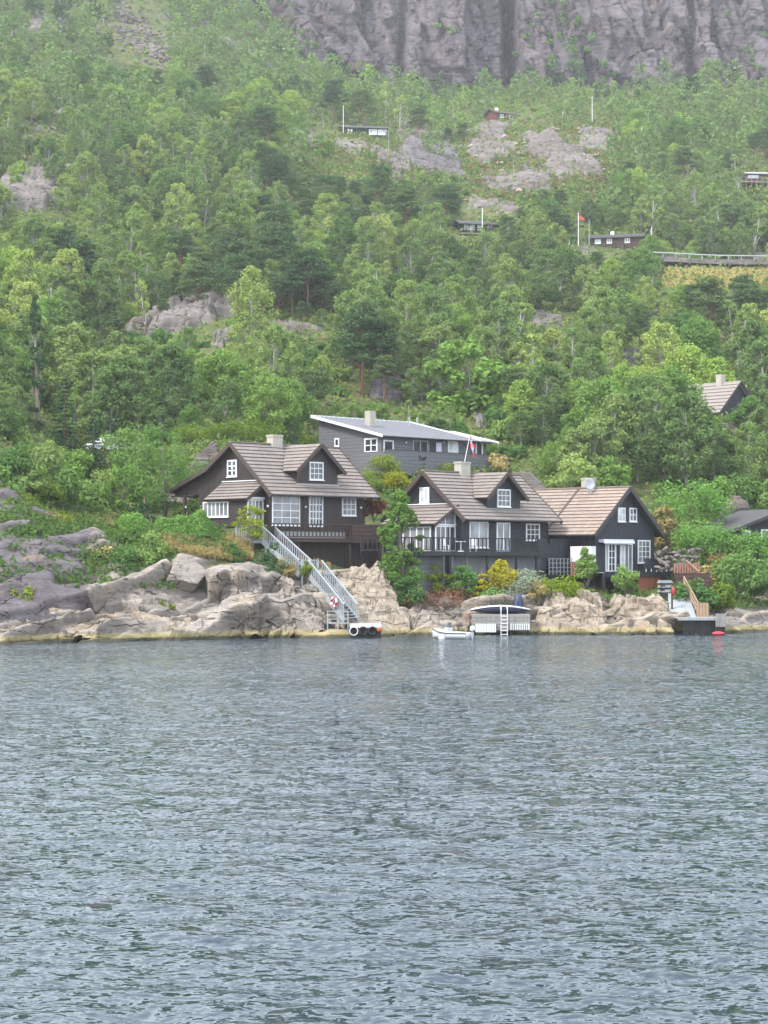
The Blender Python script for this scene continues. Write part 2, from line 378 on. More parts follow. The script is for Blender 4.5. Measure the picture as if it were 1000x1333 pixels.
def water():
    t = NT('fjord_water'); p = t.pos(); N = t.new('ShaderNodeNewGeometry').outputs['Normal']
    gust = t.ramp(t.noise(t.mapping(p, (0.45, 1.0, 1)), 0.05, 3, 0.6), [(0.35, 0.75), (0.65, 1.15)])    # wind patches
    acc = N
    for sc, k, rot in ((1.8, 0.30, 0.2), (5.0, 0.95, -0.25), (12.0, 1.05, 0.1)):                            # slopes of three sizes of ripple
        n = t.new('ShaderNodeTexNoise'); n.inputs['Scale'].default_value = sc; n.inputs['Detail'].default_value = 2; n.inputs['Roughness'].default_value = 0.5
        t.link(t.mapping(p, (0.62, 1.25, 1), (0, 0, rot)), n.inputs['Vector'])
        d = t.new('ShaderNodeVectorMath', operation='SUBTRACT'); t.link(n.outputs['Color'], d.inputs[0]); d.inputs[1].default_value = (0.5, 0.538, 0.5)      # added constant normal tilt towards the viewer, so far water reflects more sky
        m = t.new('ShaderNodeVectorMath', operation='MULTIPLY'); t.link(d.outputs[0], m.inputs[0]); m.inputs[1].default_value = (k*0.6, k, 0)
        g = t.new('ShaderNodeVectorMath', operation='SCALE'); t.link(m.outputs[0], g.inputs[0]); t.link(gust, g.inputs['Scale'])
        s_ = t.new('ShaderNodeVectorMath', operation='ADD'); t.link(acc, s_.inputs[0]); t.link(g.outputs[0], s_.inputs[1]); acc = s_.outputs[0]
    nn = t.new('ShaderNodeVectorMath', operation='NORMALIZE'); t.link(acc, nn.inputs[0])
    t.b.inputs['IOR'].default_value = 1.333
    M['fjord_water'] = t.done((0.009, 0.022, 0.032), 0.04, nn.outputs[0], 1.0)
water()

# ------------------------------------------------------------------ the lie of the land
# surveyed profiles: for bearings 150 px apart, (distance, sight line) pairs up the slope
PROF = {
 0:   [(127,838),(130,803),(136,722),(142,668),(150,622),(160,600),(180,560),(220,480),(280,370),(340,280),(420,180),(520,90),(640,-10),(800,-110)],
 150: [(131.5,834),(134,805),(139,750),(143,704),(147,683),(160,672),(170,640),(185,600),(230,500),(280,420),(350,300),(430,210),(530,110),(640,0),(800,-110)],
 300: [(136,830),(138,800),(142,740),(145.5,716),(148,697),(151,690),(158,687),(163,655),(168,588),(185,560),(230,490),(290,400),(360,310),(450,210),(540,130),(620,60),(700,-20),(800,-90)],
 450: [(138.5,829),(142,803),(147,765),(151,744),(157,730),(162,712),(170,655),(180,622),(188,614),(198,598),(213,560),(240,505),(290,420),(360,330),(440,240),(480,190),(520,172),(580,130),(635,102),(665,130),(800,232)],
 600: [(143.6,826),(146.5,800),(149,775),(153,752),(160,735),(167,690),(174,652),(183,630),(190,620),(200,608),(213,570),(250,500),(300,430),(370,340),(440,270),(480,230),(520,190),(570,160),(632,125),(660,151),(800,252)],
 750: [(143.6,826),(146,805),(150,787),(155,774),(162,762),(170,745),(176,695),(184,650),(195,610),(230,540),(280,450),(340,380),(400,325),(420,320),(440,280),(500,200),(545,158),(600,135),(632,115),(660,141),(800,245)],
 900: [(143.8,826),(147,808),(151,790),(155,780),(161,772),(166,750),(171,725),(179,690),(192,640),(217,560),(260,480),(330,390),(380,352),(392,347),(405,338),(440,290),(520,200),(600,145),(632,130),(660,156),(800,256)],
 1050:[(150,822),(154,802),(161,780),(169,750),(175,722),(184,690),(204,620),(232,545),(270,470),(330,390),(380,354),(392,349),(405,340),(440,290),(520,200),(600,148),(632,135),(660,160),(800,260)],
}
YG = np.arange(60.0, 860.0, 0.5)
_cols = sorted(PROF)
def _profile(px):
    pr = PROF[px]; ys = pr[0][0]
    Y = [40, ys-14, ys-3] + [a for a, b in pr] + [900]
    Z = [-6, -5, -1.3] + [CAMZ + (HZ-b)/F*a for a, b in pr]; Z += [Z[-1] + 2]
    z = np.interp(YG, Y, Z)
    def sm(z, w):
        k = np.hanning(2*w+1); k /= k.sum(); return np.convolve(np.pad(z, w, 'edge'), k, 'valid')
    near, far = sm(z, 3), sm(z, 20); b = sstep(170, 260, YG)
    return near*(1-b) + far*b
_tab = np.array([_profile(p) for p in _cols])
_tab = np.concatenate([_tab[:1]]*4 + [_tab] + [_tab[-1:]]*4)      # carry the edge bearings on beyond the frame
PX0, DPX = _cols[0] - 600.0, 150.0
PADS = []                                                         # (x, y, radius, falloff, z): levelled yards
def H0(X, Y):
    X = np.asarray(X, float); Y = np.asarray(Y, float)
    c = ((X/np.maximum(Y, 1)*F + 500) - PX0)/DPX; c = np.clip(c, 1.001, _tab.shape[0]-2.001)
    i = np.floor(c).astype(int); t = c - i
    yi = np.clip((Y-60)/0.5, 0, len(YG)-1.001); j = np.floor(yi).astype(int); s = yi - j
    g = lambda k: _tab[k, j]*(1-s) + _tab[k, j+1]*s
    p0, p1, p2, p3 = g(i-1), g(i), g(i+1), g(i+2)
    return p1 + 0.5*t*(p2-p0 + t*(2*p0-5*p1+4*p2-p3 + t*(3*(p1-p2)+p3-p0)))
def H(X, Y):
    X = np.asarray(X, float); Y = np.asarray(Y, float)
    z = H0(X, Y); px = X/np.maximum(Y, 1)*F + 500
    q = 1 - .95*sstep(700, 740, px)*sstep(312, 335, Y)*(1-sstep(405, 425, Y)) - .6*sstep(380, 420, px)*(1-sstep(800, 850, px))*sstep(455, 475, Y)
    a = sstep(172, 225, Y)*q; b = sstep(260, 420, Y)*q
    z = z + a*(fbm(X/34, Y/34, 3, 1)*2.2 + ridged(X/12, Y/12, 3, 5)*0.55) + b*(ridged(X/60, Y/60, 3, 11)*3.0)
    z = z + (1-sstep(172, 225, Y))*sstep(0.2, 2.0, z)*fbm(X/5, Y/5, 3, 3)*0.30
    for (x, y, r, f, h) in PADS:
        w = 1 - sstep(r, r+f, np.hypot(X-x, Y-y)); z = z*(1-w) + h*w
    return z
def hz(x, y): return float(H(np.array([x]), np.array([y]))[0])
_yy = np.concatenate([np.arange(118, 200, 0.5), np.arange(200, 700, 1.5)])
def hit(px, py):
    """where the sight line through a survey pixel first meets the land"""
    X = (px-500)/F*_yy; ray = CAMZ + (HZ-py)/F*_yy; d = H(X, _yy) - ray
    k = np.argmax(d > 0)
    if d[k] <= 0: return None
    if k == 0: return Vector((X[0], _yy[0], ray[0]))
    t = d[k-1]/(d[k-1]-d[k]); Y = _yy[k-1] + t*(_yy[k]-_yy[k-1])
    return Vector(((px-500)/F*Y, Y, CAMZ + (HZ-py)/F*Y))
def pad(px, py, Y, r, f, dz=0.0):
    p = P(px, py, Y); PADS.append((p.x, p.y, r, f, p.z+dz)); return p
pad(112, 682, 152, 4.5, 3.0)                # lawn beside the stair house
pad(300, 685, 155, 4.0, 3.0, -0.2)          # yard under its back eave
pad(520, 612, 195, 4.0, 4.0)
pad(585, 614, 196, 4.0, 4.0)
pad(945, 548, 214, 6.0, 5.0)
pad(1010, 708, 170, 7.0, 3.0); pad(145, 590, 182, 3.0, 4.0)

# land mesh: bearings by distance, finer close to the shore; the bare shore rock is a finer sheet of its own
PXR = [-900, 0, 60, 100, 150, 300, 350, 450, 520, 600, 750, 850, 900, 1000, 1900]
YRK = [150, 151, 150, 147, 143.5, 143.5, 145, 152, 149, 149.5, 153, 155, 150.5, 153, 153]
def bare(X, Y):
    """1 on the bare rock above the tide, 0 where soil begins"""
    px = X/np.maximum(Y, 1)*F + 500; lim = np.interp(px, PXR, YRK) + 1.2*fbm(X/4, Y/4, 2, 90)
    m = 1 - sstep(-2.5, 1.0, Y-lim)
    for (x, y, r, f, h) in PADS: m = m*sstep(r*0.7, r+f, np.hypot(X-x, Y-y))
    return m
U = np.linspace(-0.36, 0.36, 281)
YR = np.concatenate([np.linspace(112, 180, 150), np.linspace(180, 330, 150)[1:], np.geomspace(330, 850, 150)[1:]])
uu, yy = np.meshgrid(U, YR); xx = uu*yy; zz = H(xx, yy) - 1.1*bare(xx, yy)
LZ = zz.copy()
land = put('hillside', np_mesh('hillside', np.stack([xx, yy, zz], -1).reshape(-1, 3), grid_faces(*xx.shape), M['hill_ground'], True))
tag(land, kind='structure')

def blocks(p, q, seed, tilt=1.3):
    """jointed rock: random offset and tilt per cell, distance to the nearest joint"""
    ip, iq = np.floor(p).astype(int), np.floor(q).astype(int)
    f1 = np.full(p.shape, 9.0); f2 = f1.copy(); off = np.zeros(p.shape)
    for a in (-1, 0, 1):
        for b in (-1, 0, 1):
            i, j = ip+a, iq+b
            h = [_perm[(_perm[(i+k*37+seed) & 511] + j + k*101) & 511]/512.0 for k in range(5)]
            dp, dq = p-(i+.15+.7*h[0]), q-(j+.15+.7*h[1]); d = np.maximum(np.abs(dp)*1.0, np.abs(dq)*1.0)*.6 + np.hypot(dp, dq)*.4
            o = (h[2]-.5) + dp*(h[3]-.5)*tilt + dq*(h[4]-.5)*tilt
            n = d < f1; f2 = np.where(n, f1, np.minimum(f2, d)); off = np.where(n, o, off); f1 = np.where(n, d, f1)
    return off, f2-f1
su = np.linspace(-0.255, 0.255, 580); sy = np.linspace(121, 160, 270)
suu, syy = np.meshgrid(su, sy); sx = suu*syy; spx = suu*F+500
shore_y = np.interp(spx, [-200, 0, 150, 300, 450, 600, 900, 1050, 1300], [127, 127, 131.5, 136, 138.5, 143.6, 143.8, 150, 150])
hh = (syy-shore_y)*1.35; wob = fbm(sx/3.0, hh/3.0, 2, 81)*0.45
pp_, qq_ = sx*0.86+hh*0.5+wob, -sx*0.5+hh*0.86+wob*.7
o1, e1 = blocks(pp_/6.5, qq_/1.9, 3); o2, e2 = blocks(pp_/1.8+5, qq_/.7, 11)
slabm = (1-sstep(95, 135, spx))*sstep(2.0, 4.5, hh)                      # the smooth whaleback at the west end
bl = (o1*2.1 + o2*.55 - .45*(1-sstep(.0, .035, e1)) - .15*(1-sstep(0, .05, e2)))*(1-.72*slabm) + slabm*(.5*fbm(sx/6, hh/6, 2, 84))
bl = bl + fbm(pp_/.7, qq_/.4, 3, 87)*.09 + ridged(pp_/2.5, qq_/.55, 3, 88)*.08
for _ in range(1):
    bl[1:-1] = .25*bl[:-2] + .5*bl[1:-1] + .25*bl[2:]; bl[:, 1:-1] = .25*bl[:, :-2] + .5*bl[:, 1:-1] + .25*bl[:, 2:]
mB = bare(sx, syy); z0 = H(sx, syy)
rel = bl*mB*sstep(-1.2, .6, z0)
sz = z0 + .72*rel - .5*(1-mB); syd = syy - .68*rel
fc = grid_faces(*sx.shape)
shore = put('rocky_shore', np_mesh('rocky_shore', np.stack([sx, syd, sz], -1).reshape(-1, 3), fc, [M['rock_shore'], M['rock_pale'], M['rock_purple']], False)); tag(shore, kind='structure')
tone = np.interp(spx, [0, 200, 300, 400, 430, 530, 600, 690, 720, 890, 930, 1100], [.1, .25, .2, .1, .9, .8, .35, .4, .85, .8, .3, .2]) + .35*fbm(sx/3.5, hh/3.5, 3, 95) + .35*o1 - .12*sstep(7, 10, hh)
mi = np.where(tone > .5, 1, 0); mi = np.where((slabm > .45+.4*fbm(sx/2, hh/2, 3, 97)) | (tone < -.22), 2, mi)
shore.data.polygons.foreach_set('material_index', mi[:-1, :-1].ravel().astype(np.int32))

# fjord: real swell, finer towards the viewer
rows, cols = 600, 350
wy = np.geomspace(5, 190, rows); wu = np.linspace(-0.5, 0.5, cols); wuu, wyy = np.meshgrid(wu, wy); wx = wuu*(wyy+14)
rs = np.random.RandomState(4); wz = np.zeros_like(wx); dy = np.gradient(wyy, axis=0); dx = (wyy+14)/cols
for i in range(46):
    lam = 0.36*2**(rs.rand()*2.7); ang = R(68) + rs.randn()*0.55; k = 2*math.pi/lam
    fade = 1-sstep(0.16, 0.34, np.maximum(dy, dx)/lam)
    ph = k*(wx*math.cos(ang) + wyy*math.sin(ang)) + rs.rand()*6.28 + 0.8*pn(wx/6, wyy/6, i)
    wz += fade*0.0046*lam**0.6*(np.sin(ph) + 0.25*np.sin(2*ph+0.6))
tag(put('water', np_mesh('water', np.stack([wx, wyy, wz], -1).reshape(-1, 3), grid_faces(rows, cols), M['fjord_water'], True)), kind='structure')

# cliff: a fissured wall behind the wood
nt, nu = 230, 460
cpx = np.linspace(300, 1650, nu); ct = np.linspace(0, 1, nt); cc, tt = np.meshgrid(cpx, ct)
foot = np.interp(cpx, [300,350,400,450,500,600,650,700,800,900,1000,1700], [150,135,130,128,130,140,135,140,142,150,155,160])
cY = 640 + 20*(1-sstep(300, 420, cc)) + tt*38 + 10*sstep(0.55, 0.6, tt)
cz = CAMZ + (HZ-foot)/F*640 - 6 + tt*115
cX = (cc-500)/F*640
slant = cX + cz*0.16 + 0.6*fbm(cX/12, cz/12, 2, 49)
c1, g1_ = blocks(slant/13+.3*fbm(cX/30, cz/30, 2, 47), cz/52, 5, .9); c2, g2_ = blocks(slant/4.6, cz/19, 17, .8); c3, g3_ = blocks(slant/2.2+cz*.02, cz/7, 23, .8)
rel = c1*11.0 + c2*5.5 + c3*2.2 - 1.5*(1-sstep(0, .04, g1_)) + ridged(slant/40, cz/150, 2, 51)*3.0
gul = np.exp(-((cc-672-(tt*-14))/9)**2)*20 + np.exp(-((cc-905)/6)**2)*7 + np.exp(-((cc-520-tt*20)/5)**2)*6
cY = cY - rel + gul
wid = np.stack([cX, cY, cz + rel*0.12], -1)
cliff = put('cliff', np_mesh('cliff', wid.reshape(-1, 3), grid_faces(nt, nu), M['rock_cliff'], False)); tag(cliff, kind='structure')

# air: even pale haze over the fjord and the slope
hz_m = bpy.data.materials.new('haze'); hz_m.use_nodes = True; hn = hz_m.node_tree.nodes; hn.clear()
ho = hn.new('ShaderNodeOutputMaterial'); hv = hn.new('ShaderNodeVolumePrincipled')
hv.inputs['Color'].default_value = (0.90, 0.92, 0.94, 1); hv.inputs['Density'].default_value = 0.00014; hv.inputs['Anisotropy'].default_value = 0.2
hz_m.node_tree.links.new(hv.outputs[0], ho.inputs['Volume'])
tag(MB().box(-560, 560, -30, 900, -8, 262).build('haze', hz_m), 'thin pale haze hanging over fjord and slope', 'haze', kind='stuff')

# sight lines to the land, tabulated per bearing
_el = np.maximum.accumulate((LZ-CAMZ)/YR[:, None], axis=0)
def hits(px, py):
    """distance at which each survey pixel meets the land (nan where it meets none)"""
    px = np.asarray(px, float); py = np.asarray(py, float); iu = np.clip(np.round(((px-500)/F-U[0])/(U[1]-U[0])).astype(int), 0, len(U)-1)
    e = (HZ-py)/F; out = np.full(px.shape, np.nan)
    for c in np.unique(iu):
        k = iu == c; out[k] = np.interp(e[k], _el[:, c]+np.arange(len(YR))*1e-9, YR, left=np.nan, right=np.nan)
    return out

# ------------------------------------------------------------------ plants
def leaf_quads(c, n, size, rs, elong=1.6, up=None):
    """rhombic leaf sprays centred on c with normals n: (k,3),(k,3)->verts,faces"""
    k = len(c); r = rs.randn(k, 3); t = np.cross(n, r); t /= np.linalg.norm(t, axis=1, keepdims=True) + 1e-9
    b = np.cross(n, t); sz = size*(0.6 + 0.8*rs.rand(k, 1))
    w = sz/elong; j = 0.25*sz*rs.randn(k, 1)
    v = np.stack([c - t*sz, c + b*w + t*j, c + t*sz - n*0.25*sz, c - b*w - t*j], 1).reshape(-1, 3)
    return v, np.arange(4*k).reshape(-1, 4)
def clump(rs, cen, rad, m, size, upb=0.5, shell=0.35, elong=1.6):
    d = rs.randn(m, 3); d /= np.linalg.norm(d, axis=1, keepdims=True)
    rr = (shell + (1-shell)*rs.rand(m, 1)**0.5); p = cen + d*rr*rad
    n = d*np.array([1,1,1.0])/np.maximum(rad, .05)*np.mean(rad) + np.array([0,0,upb]) + 0.55*rs.randn(m, 3); n /= np.linalg.norm(n, axis=1, keepdims=True)
    return leaf_quads(p, n, size, rs, elong)
class Acc:
    def __init__(s): s.v = []; s.f = []; s.o = 0
    def add(s, v, f): s.v.append(v); s.f.append(f + s.o); s.o += len(v)
    def mesh(s, name, mat): return np_mesh(name, np.concatenate(s.v), np.concatenate(s.f), mat)

def broad_tree(seed, h=8.0, wid=5.0, clumps=42, per=75, size=0.21, leaf='leaf_broad', bark='trunk_grey', base=0.22, slim=1.0, lean=0.3):
    rs = np.random.RandomState(seed); rd = random.Random(seed); A = Acc(); T = MB()
    top = np.array([rd.uniform(-lean, lean), rd.uniform(-lean, lean), h*0.9])
    stem = [np.array([0, 0, -0.6]), np.array([rd.uniform(-.1,.1), rd.uniform(-.1,.1), h*0.25]), top*0.55 + rs.randn(3)*[.15,.15,0], top]
    r0 = 0.016*h + 0.03
    T.tube(stem, [r0*1.25, r0*0.85, r0*0.5, 0.02], 7)
    for i in range(clumps):
        if rd.random() < .06: continue
        t = base + (1-base)*rd.random()**0.85
        prof = math.sin(math.pi*min(1, max(0.0, (t-base*0.6)/(1.06-base*0.6)))**slim)**0.75
        ang = rd.uniform(0, 2*math.pi); rr = wid/2*prof*(0.35 + 0.65*rd.random()**0.6)*rd.uniform(0.7, 1.25)
        s0 = top*t*0.95
        cen = np.array([s0[0] + rr*math.cos(ang), s0[1] + rr*math.sin(ang), h*t*0.97 - 0.12*rr])
        R0 = wid*0.145*rd.uniform(0.45, 1.35)*(1.15-0.35*t); rad = np.array([R0, R0, R0*rd.uniform(0.7, 1.0)])
        v, f = clump(rs, cen, rad, int(per*rd.uniform(0.6, 1.3)), size); A.add(v, f)
        if i % 2 == 0:
            q = max(0.12, t - 0.22 - 0.1*rd.random()); b0 = top*q
            T.tube([b0, (b0+cen)/2 + np.array([0,0,0.15*rr]), cen], [r0*0.35*(1.2-t), r0*0.2*(1.2-t)+0.006, 0.01], 4, cap=False)
    return T.mesh('trunk', M[bark], True), A.mesh('crown', M[leaf])
def pine_tree(seed, h=9.0, wid=5.0):
    rs = np.random.RandomState(seed); rd = random.Random(seed); A = Acc(); T = MB()
    top = np.array([rd.uniform(-.7,.7), rd.uniform(-.5,.5), h])
    T.tube([(0,0,-.6), (rd.uniform(-.15,.15), 0, h*.35), top*.7, top], [.2, .15, .09, .02], 7)
    for i in range(40):
        t = 0.30 + 0.62*rd.random()**0.8; ang = rd.uniform(0, 6.283); rr = wid/2*(1.12-t)**0.55*rd.uniform(0.3, 1.1)
        cen = top*t + np.array([rr*math.cos(ang), rr*math.sin(ang), 0.25*rr])
        R0 = rd.uniform(0.55, 1.0)*wid/5
        v, f = clump(rs, cen, np.array([R0*1.15, R0*1.15, R0*0.42]), int(rd.uniform(100, 160)), 0.17, 0.7, 0.3, 2.6); A.add(v, f)
        b0 = top*(t-0.06); T.tube([b0, (b0+cen)/2 - np.array([0,0,.1]), cen], [.06*(1.3-t), .04*(1.3-t), .012], 4, cap=False)
    for i in range(7):                       # dead lower snags
        t = rd.uniform(.15, .4); a = rd.uniform(0, 6.28); b0 = top*t
        T.tube([b0, b0+np.array([math.cos(a), math.sin(a), .1])*rd.uniform(.5, 1.3)], [.03, .008], 4, cap=False)
    return T.mesh('trunk', M['trunk_pine'], True), A.mesh('crown', M['needle_pine'])
def spruce_tree(seed, h=9.0, wid=4.2, leaf='needle_spruce', dens=1.0):
    rs = np.random.RandomState(seed); rd = random.Random(seed); A = Acc(); T = MB(); T.tube([(0,0,-.6), (0,0,h*.5), (0,0,h)], [.18, .1, .015], 6)
    lev = int(h/0.42)
    for L in range(lev):
        t = L/lev; z = h*(0.06 + 0.94*t); rmax = wid/2*(1-t)**0.85 + 0.1
        for b in range(max(5, int(11*(1-t*.5)))):
            a = rd.uniform(0, 6.283); r1 = rmax*rd.uniform(.7, 1.1); k = max(4, int(26*dens*r1/(wid/2)+4))
            s = rs.rand(k)**0.7*r1; side = rs.randn(k)*0.16*(0.4+s/r1)*r1**0.5
            c = np.stack([s*math.cos(a)-side*math.sin(a), s*math.sin(a)+side*math.cos(a), z - 0.38*s + 0.22*s*s/r1 + rs.randn(k)*.05], 1)
            n = np.stack([np.full(k, math.cos(a)*.4), np.full(k, math.sin(a)*.4), np.ones(k)], 1) + .45*rs.randn(k, 3); n /= np.linalg.norm(n, axis=1, keepdims=True)
            v, f = leaf_quads(c, n, 0.15, rs, 2.0); A.add(v, f)
    return T.mesh('trunk', M['trunk_pine'], True), A.mesh('crown', M[leaf])
def bush(seed, leaf, w=2.4, h=1.6, clumps=16, per=70, size=0.12, upb=0.5, elong=1.6, flat=0.8):
    rs = np.random.RandomState(seed); rd = random.Random(seed); A = Acc(); T = MB()
    for i in range(clumps):
        a = rd.uniform(0, 6.28); q = rd.random()**0.5; rr = w/2*q*0.8; z = h*(0.18 + 0.62*rd.random())*(1-0.45*q*q)
        cen = np.array([rr*math.cos(a), rr*math.sin(a), z]); R0 = w*0.2*rd.uniform(.7, 1.2)
        v, f = clump(rs, cen, np.array([R0, R0, R0*flat]), int(per*rd.uniform(.7, 1.2)), size, upb, .4, elong); A.add(v, f)
        if i < 7: T.tube([(0,0,-.4), cen*.6+np.array([0,0,-.1]), cen], [.05, .03, .01], 4, cap=False)
    return T.mesh('stem', M['trunk_grey'], True), A.mesh('foliage', M[leaf])
def dead_tree(seed, h=6.0, wid=5.0):
    rs = np.random.RandomState(seed); rd = random.Random(seed); T = MB(); B = MB(); T.tube([(0,0,-.5), (.1,0,h*.5), (.3,.1,h)], [.16, .1, .02], 6)
    for i in range(60):
        t = rd.uniform(.25, 1); a = rd.uniform(0, 6.28); L = wid/2*(1.15-t)**.5*rd.uniform(.5, 1)
        b0 = Vector((.3*t, .1*t, h*t)); d = Vector((math.cos(a), math.sin(a), rd.uniform(.0, .6))); e = b0+d*L
        B.tube([b0, b0+d*L*.5+Vector((0,0,.1)), e], [.03, .02, .006], 4, cap=False)
        for k in range(6):
            s = b0 + d*L*rd.uniform(.3, 1); B.tube([s, s+Vector((rd.gauss(0,.35), rd.gauss(0,.35), rd.gauss(.1,.3)))], [.014, .005], 3, cap=False)
    return T.mesh('trunk', M['dead_wood'], True), B.mesh('twigs', M['dead_wood'], True)

KIND = {}
KIND['oak_tree'] = [broad_tree(100+i, 7.6, 6.2+0.6*(i%3), 95, 95, 0.165, 'leaf_broad', 'trunk_grey', 0.12) for i in range(6)]
KIND['aspen_tree'] = [broad_tree(250+i, 8.0, 5.0+0.5*(i%3), 85, 85, 0.155, 'leaf_aspen', 'trunk_pale', 0.16, 0.9, 0.8) for i in range(5)]
KIND['birch_tree'] = [broad_tree(200+i, 8.6, 4.6+0.4*(i%3), 85, 80, 0.145, 'leaf_birch', 'trunk_pale', 0.14, 0.85, 0.6) for i in range(6)]
KIND['rowan_tree'] = [broad_tree(300+i, 6.4, 4.8, 56, 84, 0.21, 'leaf_lime', 'trunk_grey', 0.2) for i in range(2)]
KIND['bare_birch'] = [broad_tree(350+i, 8.6, 3.4, 34, 46, 0.18, 'leaf_birch', 'trunk_birch', 0.35, 0.9, 1.0) for i in range(3)]
KIND['pine_tree'] = [pine_tree(400+i, 8.6, 5.0+0.4*i) for i in range(4)]
KIND['spruce_tree'] = [spruce_tree(500+i, 9.0, 4.4) for i in range(2)]
KIND['shrub'] = [bush(600+i, 'leaf_shrub', 2.6, 2.0, 18, 60, 0.14) for i in range(4)]
PART = {'shrub': ('stem', 'foliage')}
def plant(kind, loc, s=1.0, var=0, rz=0.0, name=None, label=None, cat=None, group=None, sz=None, meshes=None, parts=None):
    tm, cm = meshes or KIND[kind][var % len(KIND[kind])]
    e = empty(name or kind, loc, rz, label, cat or (name or kind).replace('_', ' '), group); e.scale = (s, s, sz or s)
    a, b = parts or PART.get(kind, ('trunk', 'crown'))
    put(a, tm, e); put(b, cm, e)
    return e

# ------------------------------------------------------------------ houses
class Frame:
    """local axes of a building: x along its front, y into it, z up; origin at the front corner on floor level"""
    def __init__(s, px, py, Y, deg):
        s.o = P(px, py, Y); s.a = R(deg); s.c, s.s = math.cos(s.a), math.sin(s.a)
    def fx(s, px, y=0.0):
        u = (px-500)/F; return (u*(s.o.y+y*s.c) - (s.o.x-y*s.s))/(s.c-u*s.s)
    def fy(s, px, x=0.0):
        u = (px-500)/F; return (u*(s.o.y+x*s.s) - (s.o.x+x*s.c))/(-s.s-u*s.c)
    def fz(s, py, x, y): return CAMZ + (HZ-py)/F*(s.o.y+x*s.s+y*s.c) - s.o.z
    def w(s, x, y, z): return Vector((s.o.x+x*s.c-y*s.s, s.o.y+x*s.s+y*s.c, s.o.z+z))
    def ground(s, x, y): p = s.w(x, y, 0); return hz(p.x, p.y) - s.o.z

def front(y0): return lambda a, z, d: (a, y0-d, z)          # facing -y
def leftf(x0): return lambda a, z, d: (x0-d, a, z)          # facing -x
def fbox(mb, fn, a0, a1, z0, z1, d0, d1, mi=0):
    mb.prism([(a0,z0),(a1,z0),(a1,z1),(a0,z1)], fn, d0, d1, mi)
def window(parent, fn, a0, a1, z0, z1, cols, rows, glass='glass', fw=0.09, bar=0.045, name='window', flat=False, frame='white_paint', sill=True):
    """casing proud of the wall, glazing bars and a recessed pane"""
    if a1 < a0: a0, a1 = a1, a0
    m = MB()
    fbox(m, fn, a0, a0+fw, z0, z1, -0.03, 0.075); fbox(m, fn, a1-fw, a1, z0, z1, -0.03, 0.075)
    fbox(m, fn, a0+fw, a1-fw, z1-fw, z1, -0.03, 0.072); fbox(m, fn, a0+fw, a1-fw, z0, z0+fw, -0.03, 0.072)
    w = m.build('window_frame' if flat else name, M[frame], parent)
    b = MB()
    for i in range(1, cols):
        x = a0+fw+(a1-a0-2*fw)*i/cols; k = bar*(1.5 if (cols % 2 == 0 and i == cols//2) else 1); fbox(b, fn, x-k/2, x+k/2, z0+fw, z1-fw, 0.012, 0.055)
    for j in range(1, rows):
        z = z0+fw+(z1-z0-2*fw)*j/rows; fbox(b, fn, a0+fw, a1-fw, z-bar/2, z+bar/2, 0.012, 0.050)
    tgt = parent if flat else w
    if b.v: b.build('glazing_bars', M[frame], tgt)
    g = MB(); fbox(g, fn, a0+fw-0.005, a1-fw+0.005, z0+fw-0.005, z1-fw+0.005, 0.004, 0.02); g.build('pane', M[glass], tgt)
    if sill:
        s = MB(); fbox(s, fn, a0-0.06, a1+0.06, z0-0.05, z0-0.002, -0.02, 0.13); s.build('sill', M[frame], tgt)
    return w
def courses(parent, A, B, C, D, n, mat, name='tile_course', lift=0.075, th=0.06):
    """n overlapping courses between the upper edge A-B and the lower edge D-C"""
    A, B, C, D = map(Vector, (A, B, C, D)); nrm = (B-A).cross(D-A).normalized()
    if nrm.z < 0: nrm = -nrm
    for i in range(n):
        t0 = max(0.0, (i-0.12)/n); t1 = (i+1)/n
        a, b, c, d = A.lerp(D, t0), B.lerp(C, t0), B.lerp(C, t1), A.lerp(D, t1)
        jit = 0.006*math.sin(i*12.9)
        m = MB().hexa([d+nrm*(lift-th+jit), c+nrm*(lift-th+jit), b+nrm*0.002, a+nrm*0.002], [d+nrm*(lift+jit), c+nrm*(lift+jit), b+nrm*0.012, a+nrm*0.012])
        m.m[2] = 1                                   # worn lower lip, also coloured dark to paint the shadow line between courses
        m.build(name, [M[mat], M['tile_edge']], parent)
def slab(mb, A, B, C, D, th):
    A, B, C, D = map(Vector, (A, B, C, D)); n = (B-A).cross(D-A).normalized()
    if n.z < 0: n = -n
    return mb.hexa([p-n*th for p in (A,B,C,D)], [A,B,C,D])

